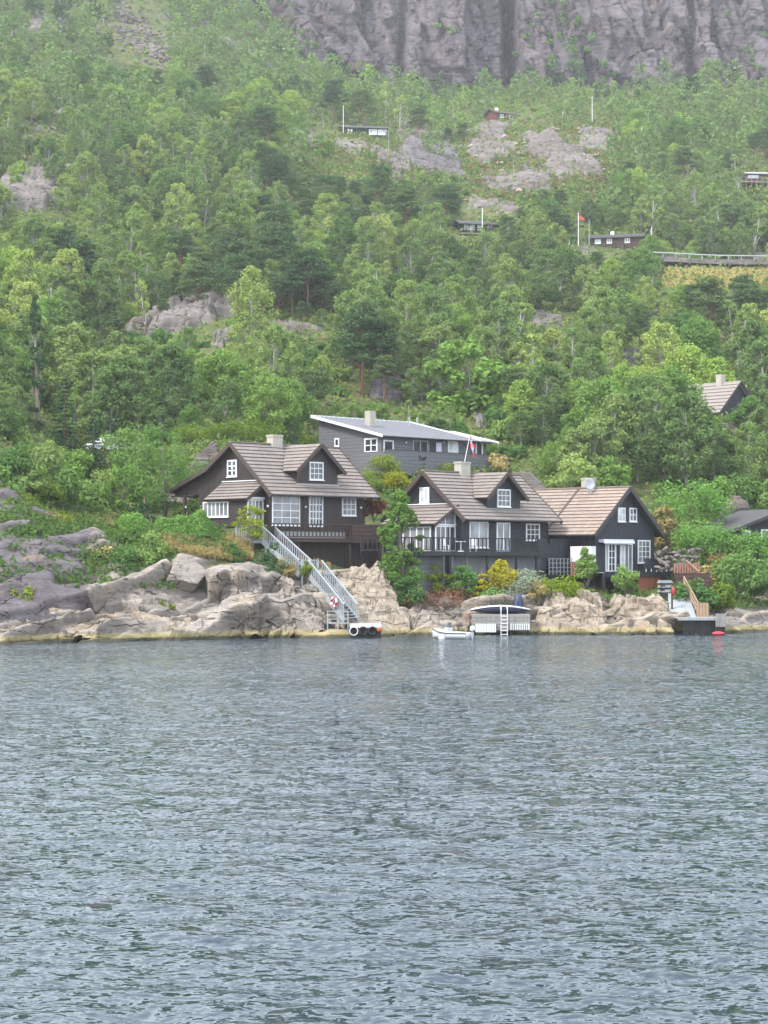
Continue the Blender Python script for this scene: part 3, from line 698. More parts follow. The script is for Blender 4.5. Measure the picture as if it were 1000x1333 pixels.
def villa(f, label, wall, upper, L, yr, zr, ze, rx0, rx1, ov, dormer, tile, kick=None, group=None):
    """steep-roofed wooden house with a front dormer; returns its root"""
    h = empty('wooden_house', f.o, f.a, label, 'house')
    tp = (zr-ze)/(yr+ov); W = 2*yr; th = 0.16
    zt = lambda y: zr - abs(yr-y)*tp - th*1.3                                    # underside of roof
    # walls: a gabled solid; the back part of the roof may kick out flatter
    poly = [(0.0, -0.3), (0.0, zt(0)), (yr, zt(yr))]
    if kick: poly += [(kick[0], kick[1]-th*1.3), (kick[2]-0.4, kick[3]-th*1.2), (kick[2]-0.4, kick[5]), (kick[4], kick[5]), (kick[4], -0.3)]
    else: poly += [(W, zt(W)), (W, -0.3)]
    body = MB().prism([(y, z) for y, z in poly], lambda a, z, d: (d, a, z), 0, L)
    body.build('wall', M[wall], h)
    # roof
    roof = MB(); slab(roof, (rx0, yr, zr), (rx1, yr, zr), (rx1, -ov, ze), (rx0, -ov, ze), th)
    if kick:
        slab(roof, (rx0, yr+.002, zr-.002), (rx1, yr+.002, zr-.002), (rx1, kick[0], kick[1]), (rx0, kick[0], kick[1]), th)
        slab(roof, (rx0, kick[0], kick[1]-.001), (rx1, kick[0], kick[1]-.001), (rx1, kick[2], kick[3]), (rx0, kick[2], kick[3]), th)
    else: slab(roof, (rx0, yr+.002, zr-.002), (rx1, yr+.002, zr-.002), (rx1, W+ov, ze), (rx0, W+ov, ze), th)
    ro = roof.build('roof', M['dark_trim'], h)
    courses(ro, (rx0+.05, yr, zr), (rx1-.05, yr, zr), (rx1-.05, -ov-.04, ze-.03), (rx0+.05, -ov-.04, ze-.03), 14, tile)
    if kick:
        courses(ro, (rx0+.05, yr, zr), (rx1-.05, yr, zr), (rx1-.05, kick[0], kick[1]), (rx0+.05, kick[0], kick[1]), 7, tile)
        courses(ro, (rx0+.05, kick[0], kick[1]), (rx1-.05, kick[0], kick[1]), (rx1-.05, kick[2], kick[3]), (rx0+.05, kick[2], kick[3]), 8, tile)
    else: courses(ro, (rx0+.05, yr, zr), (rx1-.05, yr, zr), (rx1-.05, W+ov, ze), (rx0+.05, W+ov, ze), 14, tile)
    MB().bar((rx0, yr, zr+.06), (rx1, yr, zr+.06), .26, .09).build('ridge_cap', M[tile], ro)
    for x in (rx0, rx1):                                                         # bargeboards
        e = -0.03 if x == rx0 else 0.03
        pts = [(yr, zr), (-ov-.05, ze-.04)]
        MB().bar((x+e, yr, zr-.10), (x+e, -ov-.05, ze-.14), .07, .30, up=(0,0,1)).build('bargeboard', M['rake_brown'], ro)
        if kick:
            MB().bar((x+e, yr, zr-.10), (x+e, kick[0], kick[1]-.10), .07, .30).build('bargeboard', M['rake_brown'], ro)
            MB().bar((x+e, kick[0], kick[1]-.10), (x+e, kick[2], kick[3]-.10), .07, .30).build('bargeboard', M['rake_brown'], ro)
        else: MB().bar((x+e, yr, zr-.10), (x+e, W+ov, ze-.10), .07, .30).build('bargeboard', M['rake_brown'], ro)
    MB().tube([(rx0+.1, -ov-.10, ze-.06), (rx1-.1, -ov-.10, ze-.06)], .075, 6).build('gutter', M['dark_trim'], ro)
    MB().tube([(L-.05, -.06, -.3), (L-.05, -.06, ze-.25), (L+.25, -ov-.08, ze-.1)], .045, 6).build('downpipe', M['dark_trim'], h)
    # dormer
    xd, hw, yd, yf, zw, win = dormer                                              # centre, half roof width, wall face, roof face, window...
    zdr = zr - 0.03; zde = zdr - hw*tp*0.98; ym = lambda z: yr - (zr-z)/tp       # main roof surface at height z
    ww = hw-0.42
    zb = zr-(yr-yd)*tp
    d = MB().prism([(xd-ww, zb-.25), (xd+ww, zb-.25), (xd+ww, zdr-ww*tp-.2), (xd, zdr-.2), (xd-ww, zdr-ww*tp-.2)], lambda a, z, q: (a, q, z), yd, yr-0.3)
    do = d.build('dormer', M[upper], h)
    dr = MB(); n = 6
    for sgn in (-1, 1):
        slab(dr, (xd, yf, zdr), (xd, yr-.02, zdr), (xd+sgn*hw, ym(zde)+.05, zde), (xd+sgn*hw, yf, zde), .13)
    dro = dr.build('dormer_roof', M['dark_trim'], do)
    for sgn in (-1, 1):
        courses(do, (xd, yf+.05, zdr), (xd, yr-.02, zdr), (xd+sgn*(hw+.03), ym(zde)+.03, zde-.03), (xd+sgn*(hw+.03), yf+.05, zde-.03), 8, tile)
        MB().bar((xd, yf-.03, zdr-.09), (xd+sgn*(hw+.04), yf-.03, zde-.12), .07, .27).build('bargeboard', M['rake_brown'], do)
        MB().bar((xd+sgn*.1, yr-.05, zdr-.02), (xd+sgn*(hw+.06), ym(zde)+.0, zde+.04), .16, .05).build('valley_flashing', M['dark_trim'], do)
    fbox(fl := MB(), front(yd), xd-ww-.1, xd+ww+.1, zb-.03, zb+.05, -.1, .10); fl.build('apron_flashing', M['pale_grey_paint'], do)
    window(do, front(yd), *win, flat=True)
    return h, tp, zt
def leanto(h, f, xr, d, ya, yb, zhi, zlo, tile, wall, roof_ov=0.35, fl=0.0):
    """glazed lean-to against the gable: roof falls towards -x"""
    s = (zhi-zlo)/(d+roof_ov)
    lt = MB(); slab(lt, (xr, ya-.3, zhi), (xr, yb+.1, zhi), (xr-d-roof_ov, yb+.1, zlo), (xr-d-roof_ov, ya-.3, zlo), .12)
    lo = lt.build('lean_to_roof', M['dark_trim'], h)
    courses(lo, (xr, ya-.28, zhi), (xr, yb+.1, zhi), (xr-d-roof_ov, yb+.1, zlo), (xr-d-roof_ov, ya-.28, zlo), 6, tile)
    MB().bar((xr, ya-.33, zhi-.08), (xr-d-roof_ov, ya-.33, zlo-.08), .06, .24).build('bargeboard', M['rake_brown'], lo)
    fbox(q := MB(), leftf(xr), ya, yb+.1, zhi+.03, zhi+.09, 0.003, .15); q.build('wall_flashing', M['white_paint'], lo)
    zw = zlo + roof_ov*s - .14
    w = MB().prism([(xr, fl), (xr, zhi-.16), (xr-d, zw), (xr-d, fl)], lambda a, z, q: (a, q, z), ya+.03, yb)
    return w.build('lean_to_wall', M[wall], h), zw, s
def lamp(h, fn, a, z):
    m = MB(); c = fn(a, z, .09); m.lathe([(0.0,-.09),(.06,-.07),(.085,0),(.06,.07),(0.0,.09)], 8, c); m.build('wall_lamp', M['white_paint'], h, True)

# --- house with the long grey stair
F1 = Frame(352.5, 686, 150, 45)
L1, yr1, zr1, ze1 = F1.fx(474), 3.92, 6.25, 2.36
k1 = (F1.fy(268, -.5), F1.fz(609.5, -.5, F1.fy(268, -.5)), F1.fy(217, -.5), F1.fz(640, -.5, F1.fy(217, -.5)), F1.fy(259), F1.fz(644, 0, F1.fy(259)))
xd1 = F1.fx(418.7, -.1)
H1, tp1, zt1 = villa(F1, 'dark brown wooden house with dormer and long grey stair leading down to the water', 'brown_timber', 'brown_timber',
    L1, yr1, zr1, ze1, -.5, 10.5, .6,
    (xd1, xd1-F1.fx(386.7, -.1), .35, -.1, 0, (F1.fx(402.5, .35), F1.fx(420.5, .35), F1.fz(625, xd1, .35), F1.fz(601.5, xd1, .35), 3, 3)), 'tile_brown', kick=k1)
MB().box(F1.fx(351.5, yr1)-.0, F1.fx(364, yr1), yr1-.35, yr1+.35, zr1-.5, F1.fz(564, 1, yr1)).build('chimney', M['chimney_stone'], H1)
MB().box(F1.fx(351.5, yr1)-.05, F1.fx(364, yr1)+.05, yr1-.4, yr1+.4, F1.fz(564, 1, yr1)-.14, F1.fz(564, 1, yr1)-.02).build('chimney_cap', M['chimney_stone'], H1)
window(H1, front(0), .12, F1.fx(390), .12, F1.fz(645, 1, 0), 3, 4, 'glass_grey', .07, .06)
dd = window(H1, front(0), F1.fx(402), F1.fx(420), .05, F1.fz(645.5, 3, 0), 4, 4, 'glass', .10, .06, 'french_door', sill=False)
window(H1, front(0), F1.fx(445), F1.fx(463), F1.fz(671, 6, 0), F1.fz(647.5, 6, 0), 3, 3, 'glass_grey')
window(H1, leftf(0), F1.fy(309), F1.fy(296.5), F1.fz(620, 0, 3), F1.fz(598, 0, 3), 2, 3, 'glass', .11, .07)
for px, py in ((397, 660), (469, 661)): lamp(H1, front(0), F1.fx(px), F1.fz(py, F1.fx(px), 0))
lamp(H1, leftf(0), F1.fy(350), F1.fz(659, 0, .3))
ya, yb = F1.fy(343), F1.fy(292); dx1 = -F1.fx(322, ya)
lt, zw, s_ = leanto(H1, F1, 0, dx1, ya, yb, F1.fz(626, 0, ya), F1.fz(648, -dx1, ya)-.1, 'tile_brown', 'brown_timber')
window(H1, front(ya+.03), -dx1+.02, -.02, .05, zw-.12, 4, 1, 'glass_grey', .09, .06, 'glazed_front', sill=False)
fbox(q := MB(), front(ya+.03), -dx1-.1, .02, zw-.1, zw+.06, 0, .16); q.build('white_beam', M['white_paint'], H1)
window(H1, leftf(-dx1), F1.fy(298, -dx1), F1.fy(265, -dx1), .75, zw-.22, 6, 1, 'glass_grey', .09, .08)
p = F1.fy(241, -.3); g = min(-.2, F1.ground(-.3, p)); MB().box(-.38, -.22, p-.08, p+.08, g-.3, k1[5]+.05).build('porch_post', M['brown_timber'], H1)
lamp(H1, front(p), -.3, 1.6)
MB().box(-.35, 8, k1[4]+.2, k1[2]-.3, k1[5]-.12, k1[5]-.02).build('porch_beam', M['dark_trim'], H1)
# white plinth under the front wall, standing on the undercroft
MB().box(F1.fx(362), F1.fx(449), .02, .12, -1.0, -.305).build('white_plinth', M['pale_grey_paint'], H1)
MB().box(.05, L1-.05, .13, yr1*2-.1, -3.4, -.305).build('plinth', M['brown_timber'], H1)

# --- house with the dark railed terrace
F2 = Frame(603, 718, 154, 46)
L2, yr2, zr2, ze2 = F2.fx(713), 3.66, 6.08, 2.41
xd2 = F2.fx(661.6, -.1)
H2, tp2, zt2 = villa(F2, 'black wooden house with dormer, white doors and dark railed terrace above golden shrubs', 'black_timber', 'black_gable',
    L2, yr2, zr2, ze2, -.5, 10.8, .6,
    (xd2, (F2.fx(687, -.1)-F2.fx(634.4, -.1))/2, .35, -.1, 0, (F2.fx(647, .35), F2.fx(664, .35), F2.fz(660, xd2, .35), F2.fz(637, xd2, .35), 3, 3)), 'tile_brown')
ch = (F2.fx(596, yr2), F2.fx(608, yr2), F2.fz(600, 2, yr2))
MB().box(ch[0], ch[1], yr2-.35, yr2+.35, zr2-.5, ch[2]).build('chimney', M['chimney_stone'], H2)
MB().box(ch[0]-.05, ch[1]+.05, yr2-.4, yr2+.4, ch[2]-.14, ch[2]-.02).build('chimney_cap', M['chimney_stone'], H2)
window(H2, front(0), F2.fx(611), F2.fx(635), F2.fz(713, 1, 0), F2.fz(679, 1, 0), 2, 1, 'glass_grey', .08, .07)
window(H2, front(0), F2.fx(646), F2.fx(663.5), .04, F2.fz(680, 4, 0), 2, 1, 'glass_grey', .12, .08, 'french_door', sill=False)
window(H2, front(0), F2.fx(684.5), F2.fx(702), F2.fz(703.5, 7, 0), F2.fz(681.5, 7, 0), 3, 3, 'glass')
window(H2, leftf(0), F2.fy(559.5), F2.fy(547), F2.fz(655, 0, 3), F2.fz(634, 0, 3), 2, 1, 'glass_blind', .12, .08)
ya, yb = F2.fy(593), F2.fy(527); dx2 = -F2.fx(566, ya)
lt, zw, s_ = leanto(H2, F2, 0, dx2, ya, yb, F2.fz(656.5, 0, ya), F2.fz(681, -dx2, ya)-.1, 'tile_brown', 'black_timber')
window(H2, front(ya+.03), -dx2+.05, -.02, .04, zw-.14, 4, 1, 'glass', .09, .07, 'glazed_front', sill=False)
fbox(q := MB(), front(ya+.03), -dx2, .02, zw-.12, zw, 0, .12); q.build('white_beam', M['white_paint'], H2)
tri = MB().prism([(-dx2+.35, zw+.06), (-.1, zw+.06), (-.1, zw+.06+(dx2-.45)*s_*.8)], front(ya+.03), .005, .02); tg = tri.build('gable_glass', M['glass_grey'], H2)
fbox(q := MB(), front(ya+.03), -.12, -.02, zw, zw+dx2*s_*.85, 0, .07); q.build('gable_post', M['white_paint'], H2)
fbox(q := MB(), front(ya+.03), -dx2*.5-.04, -dx2*.5+.04, zw, zw+dx2*s_*.42, 0, .06); q.build('gable_mullion', M['white_paint'], H2)
window(H2, leftf(-dx2), ya+.35, ya+3.2, .05, zw-.2, 4, 1, 'glass_grey', .09, .08, 'glazed_side', sill=False)
MB().box(.05, L2-.05, .10, 7.2, -3.2, -.305).build('plinth', M['grey_wall'], H2)

# --- house with the awning and satellite dish: gable end to the water
F3 = Frame(775, 744, 160, 45)
W3, xa3, zr3, ze3, ov3 = F3.fx(852), 3.70, 6.60, 2.86, .66
H3 = empty('wooden_house', F3.o, F3.a, 'black wooden house with tan tiled roof, rolled awning and satellite dish', 'house')
tp3 = (zr3-ze3)/(xa3+ov3); th = .16
y1, y2 = F3.fy(756, xa3), 10.5
gz = lambda x: zr3 - abs(x-xa3)*tp3 - th*1.3
MB().prism([(0,-.3),(W3,-.3),(W3,gz(W3)),(xa3,gz(xa3)),(0,gz(0))], lambda a, z, d: (a, d, z), 0, y2-.4).build('wall', M['black_gable'], H3)
roof = MB(); xr3 = 2*xa3+ov3
for sg, xe in ((-1, -ov3), (1, xr3)): slab(roof, (xa3, -.5, zr3), (xa3, y2, zr3), (xe, y2, ze3), (xe, -.5, ze3), th)
ro = roof.build('roof', M['dark_trim'], H3)
for sg, xe in ((-1, -ov3-.04), (1, xr3+.04)):
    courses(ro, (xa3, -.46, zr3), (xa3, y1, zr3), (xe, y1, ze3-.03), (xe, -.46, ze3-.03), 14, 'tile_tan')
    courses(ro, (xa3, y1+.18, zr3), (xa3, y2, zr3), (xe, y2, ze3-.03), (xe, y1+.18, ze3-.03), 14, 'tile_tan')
    MB().bar((xa3, y1+.09, zr3+.03), (xe, y1+.09, ze3+.0), .2, .12).build('roof_joint', M['rake_brown'], ro)
    MB().bar((xa3, -.54, zr3-.10), (xe, -.54, ze3-.14), .07, .32).build('bargeboard', M['dark_trim'], ro)
MB().bar((xa3, -.5, zr3+.06), (xa3, y2, zr3+.06), .26, .09).build('ridge_cap', M['tile_tan'], ro)
MB().tube([(-ov3-.1, -.4, ze3-.06), (-ov3-.1, y2, ze3-.06)], .075, 6).build('gutter', M['dark_trim'], ro)
cy3 = F3.fy(763, xa3)
MB().box(xa3-.05, xa3+.65, cy3-.45, cy3+.45, zr3-.8, F3.fz(622, xa3, cy3)).build('chimney', M['chimney_stone'], H3)
MB().box(xa3-.1, xa3+.7, cy3-.5, cy3+.5, F3.fz(622, xa3, cy3)-.14, F3.fz(622, xa3, cy3)-.02).build('chimney_cap', M['chimney_stone'], H3)
window(H3, front(0), F3.fx(804), F3.fx(813.5), F3.fz(679, 2, 0), F3.fz(660.5, 2, 0), 2, 2, 'glass_blind')
window(H3, front(0), F3.fx(819), F3.fx(828.5), F3.fz(679, 4, 0), F3.fz(661, 4, 0), 2, 2, 'glass')
window(H3, front(0), F3.fx(830), F3.fx(846), F3.fz(733, 5, 0), F3.fz(703, 5, 0), 3, 4, 'glass_grey')
x0, x1 = F3.fx(787.5), F3.fx(822.5)
MB().box(x0-.05, x1+.05, -.02, .02, -.05, 2.25).build('door_recess', M['dark_trim'], H3)
for i, (a, b, c, r, g) in enumerate(((0, .10, 1, 1, 'glass_grey'), (.10, .36, 2, 4, 'glass'), (.36, .56, 1, 1, 'glass'), (.56, .70, 1, 1, 'glass_blind'), (.70, 1.0, 2, 1, 'glass_grey'))):
    window(H3, front(-.03), x0+(x1-x0)*a+.01, x0+(x1-x0)*b-.01, .0, 2.15, c, r, g, .07, .045, 'glazed_door', sill=False)
MB().box(F3.fx(779), F3.fx(818), -.55, -.03, 2.25, 2.5).build('awning_cassette', M['lilac_cloth'], H3)
MB().box(F3.fx(779)-.02, F3.fx(818)+.02, -.62, -.551, 2.17, 2.38).build('awning_valance', M['white_paint'], H3)
# dish on the near roof slope
dx, dyy = xa3-.55, F3.fy(767, xa3-.5); dz = zr3-.55*tp3
dm = MB(); dm.tube([(dx, dyy, dz-.1), (dx-.2, dyy-.1, dz+.55)], .035, 6); dm.build('dish_mast', M['steel'], H3)
D = MB(); D.lathe([(.0,.0),(.2,.02),(.36,.07),(.5,.15),(.5,.17),(.36,.10),(.2,.05),(.0,.03)], 18)
do = D.build('satellite_dish', M['steel'], H3, True); do.location = (dx-.25, dyy-.2, dz+.75); do.rotation_euler = (R(78), 0, R(-15))
MB().tube([(dx-.25, dyy-.2, dz+.5), (dx-.3, dyy-.75, dz+.62)], .02, 5).build('dish_arm', M['white_paint'], H3)
MB().box(-.6, -.05, -.1, 2.0, .75, 1.95).build('frosted_screen', M['frosted'], H3)
MB().box(0.05, W3-.05, .1, y2-1, -3.2, -.305).build('plinth', M['black_gable'], H3)
for r_ in range(6):                                           # brick dwarf wall below the screen
    for k in range(8):
        MB().box(-.62+.0, -.62+.12+.42, -.15+k*.27, .10+k*.27, -.35+r_*.18, -.19+r_*.18).build('brick', M['brick'], H3)

# --- grey house with the single-pitch roof on the slope behind
F4 = Frame(496, 600, 186, 45)
L4, W4 = F4.fx(633), F4.fy(415)
H4 = empty('flat_roofed_house', F4.o, F4.a, 'long grey house with shallow white-edged roof and railed balcony on the slope', 'house')
zf, zb = F4.fz(566, 0, -.5), F4.fz(541, -.5, W4)
MB().prism([(0,-1.2),(0,zf-.2),(W4,zb-.25),(W4,-1.2)], lambda a, z, d: (d, a, z), 0, L4).build('wall', M['grey_timber'], H4)
MB().box(.1, L4-.1, .1, W4-.1, -4.5, -1.202).build('plinth', M['grey_wall'], H4)
rf = MB(); Lm = F4.fx(618); slab(rf, (-.5, W4+.5, zb), (Lm, W4+.5, zb), (Lm, -.7, zf-.06), (-.5, -.7, zf-.06), .14); r4 = rf.build('roof', M['roof_grey'], H4)
for i in range(22):                                           # standing seams
    x = -.4+(Lm+.3)*i/21; MB().bar((x, W4+.5, zb+.025), (x, -.7, zf-.035), .05, .05).build('roof_seam', M['roof_grey'], r4)
MB().bar((-.54, W4+.5, zb-.05), (-.54, -.75, zf-.11), .07, .24).build('white_bargeboard', M['white_paint'], r4)
MB().bar((Lm+.04, W4+.5, zb-.02), (Lm+.04, -.75, zf-.08), .10, .30).build('white_bargeboard', M['white_paint'], r4)
MB().bar((-.5, W4+.54, zb-.02), (Lm, W4+.54, zb-.02), .08, .22).build('white_ridge_board', M['white_paint'], r4)
MB().tube([(-.4, -.80, zf-.14), (L4, -.80, zf-.14)], .07, 6).build('gutter', M['dark_trim'], r4)
lr = MB(); slab(lr, (Lm+.1, W4*.62, zb-.95), (L4+.9, W4*.62, zb-.95), (L4+.9, -.7, zf-.12), (Lm+.1, -.7, zf-.12), .12); lo = lr.build('lower_roof', M['roof_grey'], H4)
MB().bar((L4+.94, W4*.62, zb-1.0), (L4+.94, -.75, zf-.15), .08, .24).build('white_bargeboard', M['white_paint'], lo)
MB().bar((Lm+.1, W4*.62+.04, zb-.97), (L4+.9, W4*.62+.04, zb-.97), .08, .2).build('white_ridge_board', M['white_paint'], lo)
cx, cyy = F4.fx(482, W4*.55), W4*.55; cz = zf+(zb-zf)*.6
MB().box(cx-.35, cx+.35, cyy-.35, cyy+.35, cz-.4, F4.fz(535, cx, cyy)).build('chimney', M['chimney_stone'], H4)
for px in (533, 543):
    x = F4.fx(px, W4*.8); MB().tube([(x, W4*.8, zb-.6), (x, W4*.8, zb+.35)], .07, 6).build('roof_vent', M['steel'], H4)
window(H4, leftf(0), F4.fy(492), F4.fy(475), F4.fz(589, 0, 1), F4.fz(570, 0, 1), 2, 2, 'glass', .14, .08)
window(H4, leftf(0), F4.fy(442), F4.fy(436), F4.fz(581, 0, 5), F4.fz(570, 0, 5), 1, 1, 'glass', .12)
for a, b, g, c, fr in ((499, 512, 'glass', 1, 'white_paint'), (537, 557, 'glass', 2, 'pale_grey_paint'), (583, 596, 'glass_blind', 2, 'white_paint'), (619, 628, 'glass', 1, 'white_paint')):
    window(H4, front(0), F4.fx(a), F4.fx(b), .05, F4.fz(572.5, F4.fx(a), 0), c, 1, g, .13, .07, 'balcony_door', sill=False, frame=fr)
MB().box(F4.fx(560), F4.fx(575), -.03, .01, .0, 2.0).build('dark_doorway', M['dark_trim'], H4)
cl = MB()
for i in range(6): cl.box(F4.fx(567)+i*.11, F4.fx(567)+i*.11+.10, -.12-.04*(i % 2), -.06-.04*(i % 2), .1, 1.95)
cl.build('curtain', M['lilac_cloth'], H4)
for px in (528, 577): lamp(H4, front(0), F4.fx(px), F4.fz(576, F4.fx(px), 0))
# balcony
yb4 = -2.3; par = MB()
par.box(-1.8, L4+.6, yb4-.06, yb4+.06, -1.3, F4.fz(588, 3, yb4)); par.box(-1.86, -1.74, yb4+.06, 1.8, -1.3, F4.fz(588, 0, yb4)-.004); par.box(L4+.54, L4+.66, yb4+.06, .6, -1.3, F4.fz(588, 3, yb4)-.02)
par.build('balcony_parapet', M['grey_timber'], H4)
MB().box(-1.8, L4+.6, yb4+.06, -.01, -.16, -.04).build('balcony_floor', M['grey_boards'], H4)
MB().box(-1.9, L4+.7, yb4-.10, yb4+.10, F4.fz(588, 3, yb4)+.004, F4.fz(588, 3, yb4)+.06).build('parapet_rail', M['dark_trim'], H4)
for i in range(6):
    x = -1.5+i*(L4+1.9)/5; MB().box(x-.08, x+.08, yb4-.05, yb4+.05, F4.ground(x, yb4)-.4, -1.302).build('balcony_post', M['dark_trim'], H4)
tc = bpy.data.curves.new('house_sign', 'FONT'); tc.body = 'Tud'; tc.size = .62; tc.extrude = .02; tc.shear = .3
tmp = bpy.data.objects.new('tmp', tc); COL.objects.link(tmp); bpy.context.view_layer.update()
sm_ = bpy.data.meshes.new_from_object(tmp.evaluated_get(bpy.context.evaluated_depsgraph_get())); bpy.data.objects.remove(tmp); sm_.materials.clear(); sm_.materials.append(M['rubber'])
so = put('house_sign', sm_, None); so.parent = H4; so.location = (F4.fx(543, yb4), yb4-.10, F4.fz(599, F4.fx(543, yb4), yb4)); so.rotation_euler = (R(90), 0, 0)

# ------------------------------------------------------------------ decks, stair, docks
def kid(mb, name, mat, root, smooth=False):
    o = mb.build(name, mat, root, smooth)
    o.location = -Vector(root.location) if abs(root.rotation_euler.z) < 1e-6 else o.location
    return o
def copies(me, name, root, locs, rot=None):
    for l in locs: put(name, me, root, l, rot)
def railing(root, a, b, h, step, bal, rail, mat, post=True, base=0.08):
    """open railing from a to b (root-local points on the floor), each baluster its own part"""
    a, b = Vector(a), Vector(b); d = b-a; n = max(2, int(Vector((d.x, d.y, 0)).length/step))
    me = MB().box(-bal/2, bal/2, -bal/2, bal/2, base, h-.02).mesh('baluster', M[mat])
    copies(me, 'baluster', root, [a + d*((i+.5)/n) for i in range(n)], (0, 0, math.atan2(d.y, d.x)))
    MB().bar(a+Vector((0,0,h)), b+Vector((0,0,h)), rail*1.6, rail*.8).build('top_rail', M[mat], root)
    MB().bar(a+Vector((0,0,base)), b+Vector((0,0,base)), rail*.9, rail*.8).build('bottom_rail', M[mat], root)
    if post:
        for p in (a, b): MB().box(p.x-.05, p.x+.05, p.y-.05, p.y+.05, p.z-.15, p.z+h+.03).build('newel_post', M[mat], root)
def planks(root, x0, x1, y0, y1, z, n, mat, along='x', name='plank'):
    for i in range(n):
        j = .008*math.sin(i*7.3)
        if along == 'x':
            a = y0+(y1-y0)*i/n; MB().box(x0-j, x1+j, a+.008, y0+(y1-y0)*(i+1)/n-.008, z-.05, z+j*.4).build(name, M[mat], root)
        else:
            a = x0+(x1-x0)*i/n; MB().box(a+.008, x0+(x1-x0)*(i+1)/n-.008, y0-j, y1+j, z-.05, z+j*.4).build(name, M[mat], root)

# terrace of the stair house (its own frame is the house's)
yd = -2.3; zd = F1.fz(700, 1, yd)
D1 = empty('timber_terrace', F1.w(0, 0, 0), F1.a, 'brown timber terrace on posts in front of the house with the long stair', 'terrace')
xa, xb, xc = F1.fx(349, yd), F1.fx(458, yd), F1.fx(500, yd)
planks(D1, xa, xc, yd+.05, 0.0, zd, 11, 'deck_brown')
MB().box(xa, xb+.02, yd-.05, yd+.045, zd-.30, zd-.004).build('fascia_board', M['deck_brown'], D1)
railing(D1, (xa, yd, zd), (xb, yd, zd), .98, .36, .07, .10, 'deck_brown')
zt_ = F1.fz(683, xc, yd)
for i in range(5):                                                     # solid board front
    z0 = zd-.35 + i*(zt_-zd+.35)/5; MB().box(xb+.05, xc, yd-.06-.004*(i % 2), yd+.03, z0+.006, z0+(zt_-zd+.35)/5-.006).build('parapet_board', M['deck_brown'], D1)
for i in range(4): z0 = zd-.1+i*.27; MB().box(xc-.06, xc+.02, yd+.04, 0.6, z0+.006, z0+.262).build('parapet_board', M['deck_brown'], D1)
for x in (xa+.2, xa+3.0, xb-.1, xc-.4):
    g = F1.ground(x, yd); MB().box(x-.08, x+.08, yd+.06, yd+.22, g-.6, zd-.052).build('post', M['deck_brown'], D1)
# undercroft wall of dark boards
xu0, xu1 = F1.fx(376, -1.2), F1.fx(496, -1.2)
n = 22
for i in range(n):
    a = xu0+(xu1-xu0)*i/n; b = xu0+(xu1-xu0)*(i+1)/n
    MB().box(a+.01, b-.01, -1.25-.012*(i % 2), -1.15, zd-2.9, zd-.06).build('undercroft_board', M['brown_timber'], D1)
bk = MB().box(-.35, .35, -.3, .3, 0, .45); rb = empty('storage_box', F1.w(F1.fx(389, -1.6), -1.6, zd-1.75), F1.a, 'red box under the brown terrace', 'box')
MB().box(-.35, .35, -.25, .25, 0, .40).build('body', M['bright_red'], rb); MB().box(-.38, .38, -.28, .28, .403, .47).build('lid', M['bright_red'], rb)
MB().box(-.5, .5, -.3, .3, -1.4, -.004).build('base', M['dark_trim'], rb)

# long grey stair with a landing, and the small platform at its head
A0, B0, C0 = P(349, 703, 147), P(404, 748, 143.6), P(457, 806, 139.6)
S = empty('timber_stair', C0, 0, 'long pale grey timber stair with slatted railings down the rock to the landing stage', 'stair')
def flight(a, b, w, steps, root):
    a, b = Vector(a)-root.location, Vector(b)-root.location; d = b-a; hd = Vector((d.x, d.y, 0)).normalized(); sd = Vector((-hd.y, hd.x, 0))
    ang = math.atan2(hd.y, hd.x); L = Vector((d.x, d.y, 0)).length
    tm = MB().box(-L/steps*.55, L/steps*.55, -w/2, w/2, -.025, .025).mesh('tread', M['grey_boards'])
    copies(tm, 'tread', root, [a+d*((i+.5)/steps) for i in range(steps)], (0, 0, ang))
    for s in (-1, 1):
        o = sd*s*(w/2+.03)
        MB().bar(a+o+Vector((0,0,-.1)), b+o+Vector((0,0,-.1)), .06, .30).build('stringer', M['pale_grey_paint'], root)
        MB().bar(a+o+Vector((0,0,.98)), b+o+Vector((0,0,.98)), .10, .08).build('handrail', M['pale_grey_paint'], root)
        MB().bar(a+o+Vector((0,0,.12)), b+o+Vector((0,0,.12)), .05, .07).build('bottom_rail', M['pale_grey_paint'], root)
        n = int(L/.24); bm_ = MB().box(-.045, .045, -.02, .02, .05, .97).mesh('baluster', M['pale_grey_paint'])
        copies(bm_, 'baluster', root, [a+o+d*((i+.5)/n) for i in range(n)], (0, 0, ang))
    return hd, sd
hd1, sd1 = flight(A0, B0 + Vector((-.35, .3, 0)), 1.0, 13, S)
hd2, sd2 = flight(B0 + Vector((.35, -.35, 0)), C0, 1.0, 16, S)
b_ = B0-S.location
for i in range(6):
    MB().box(b_.x-.6+i*.2+.006, b_.x-.6+i*.2+.194, b_.y-.6, b_.y+.6, b_.z-.03, b_.z+.03).build('landing_plank', M['grey_boards'], S)
for dx, dy in ((-.55, -.55), (.55, -.55), (-.55, .55)):
    x, y = B0.x+dx, B0.y+dy; MB().box(b_.x+dx-.06, b_.x+dx+.06, b_.y+dy-.06, b_.y+dy+.06, min(hz(x, y)-S.location.z-.5, b_.z-.8), b_.z+(1.05 if dy < 0 else -.04)).build('post', M['pale_grey_paint'], S)
railing(S, b_+Vector((-.5, -.58, 0)), b_+Vector((.5, -.58, 0)), 1.0, .12, .05, .08, 'pale_grey_paint', False)
PL = empty('stair_platform', A0, 0, 'small pale grey railed platform at the head of the long stair', 'platform')
q0, q1 = P(307, 703, 147.6)-A0, P(349, 703, 146.9)-A0
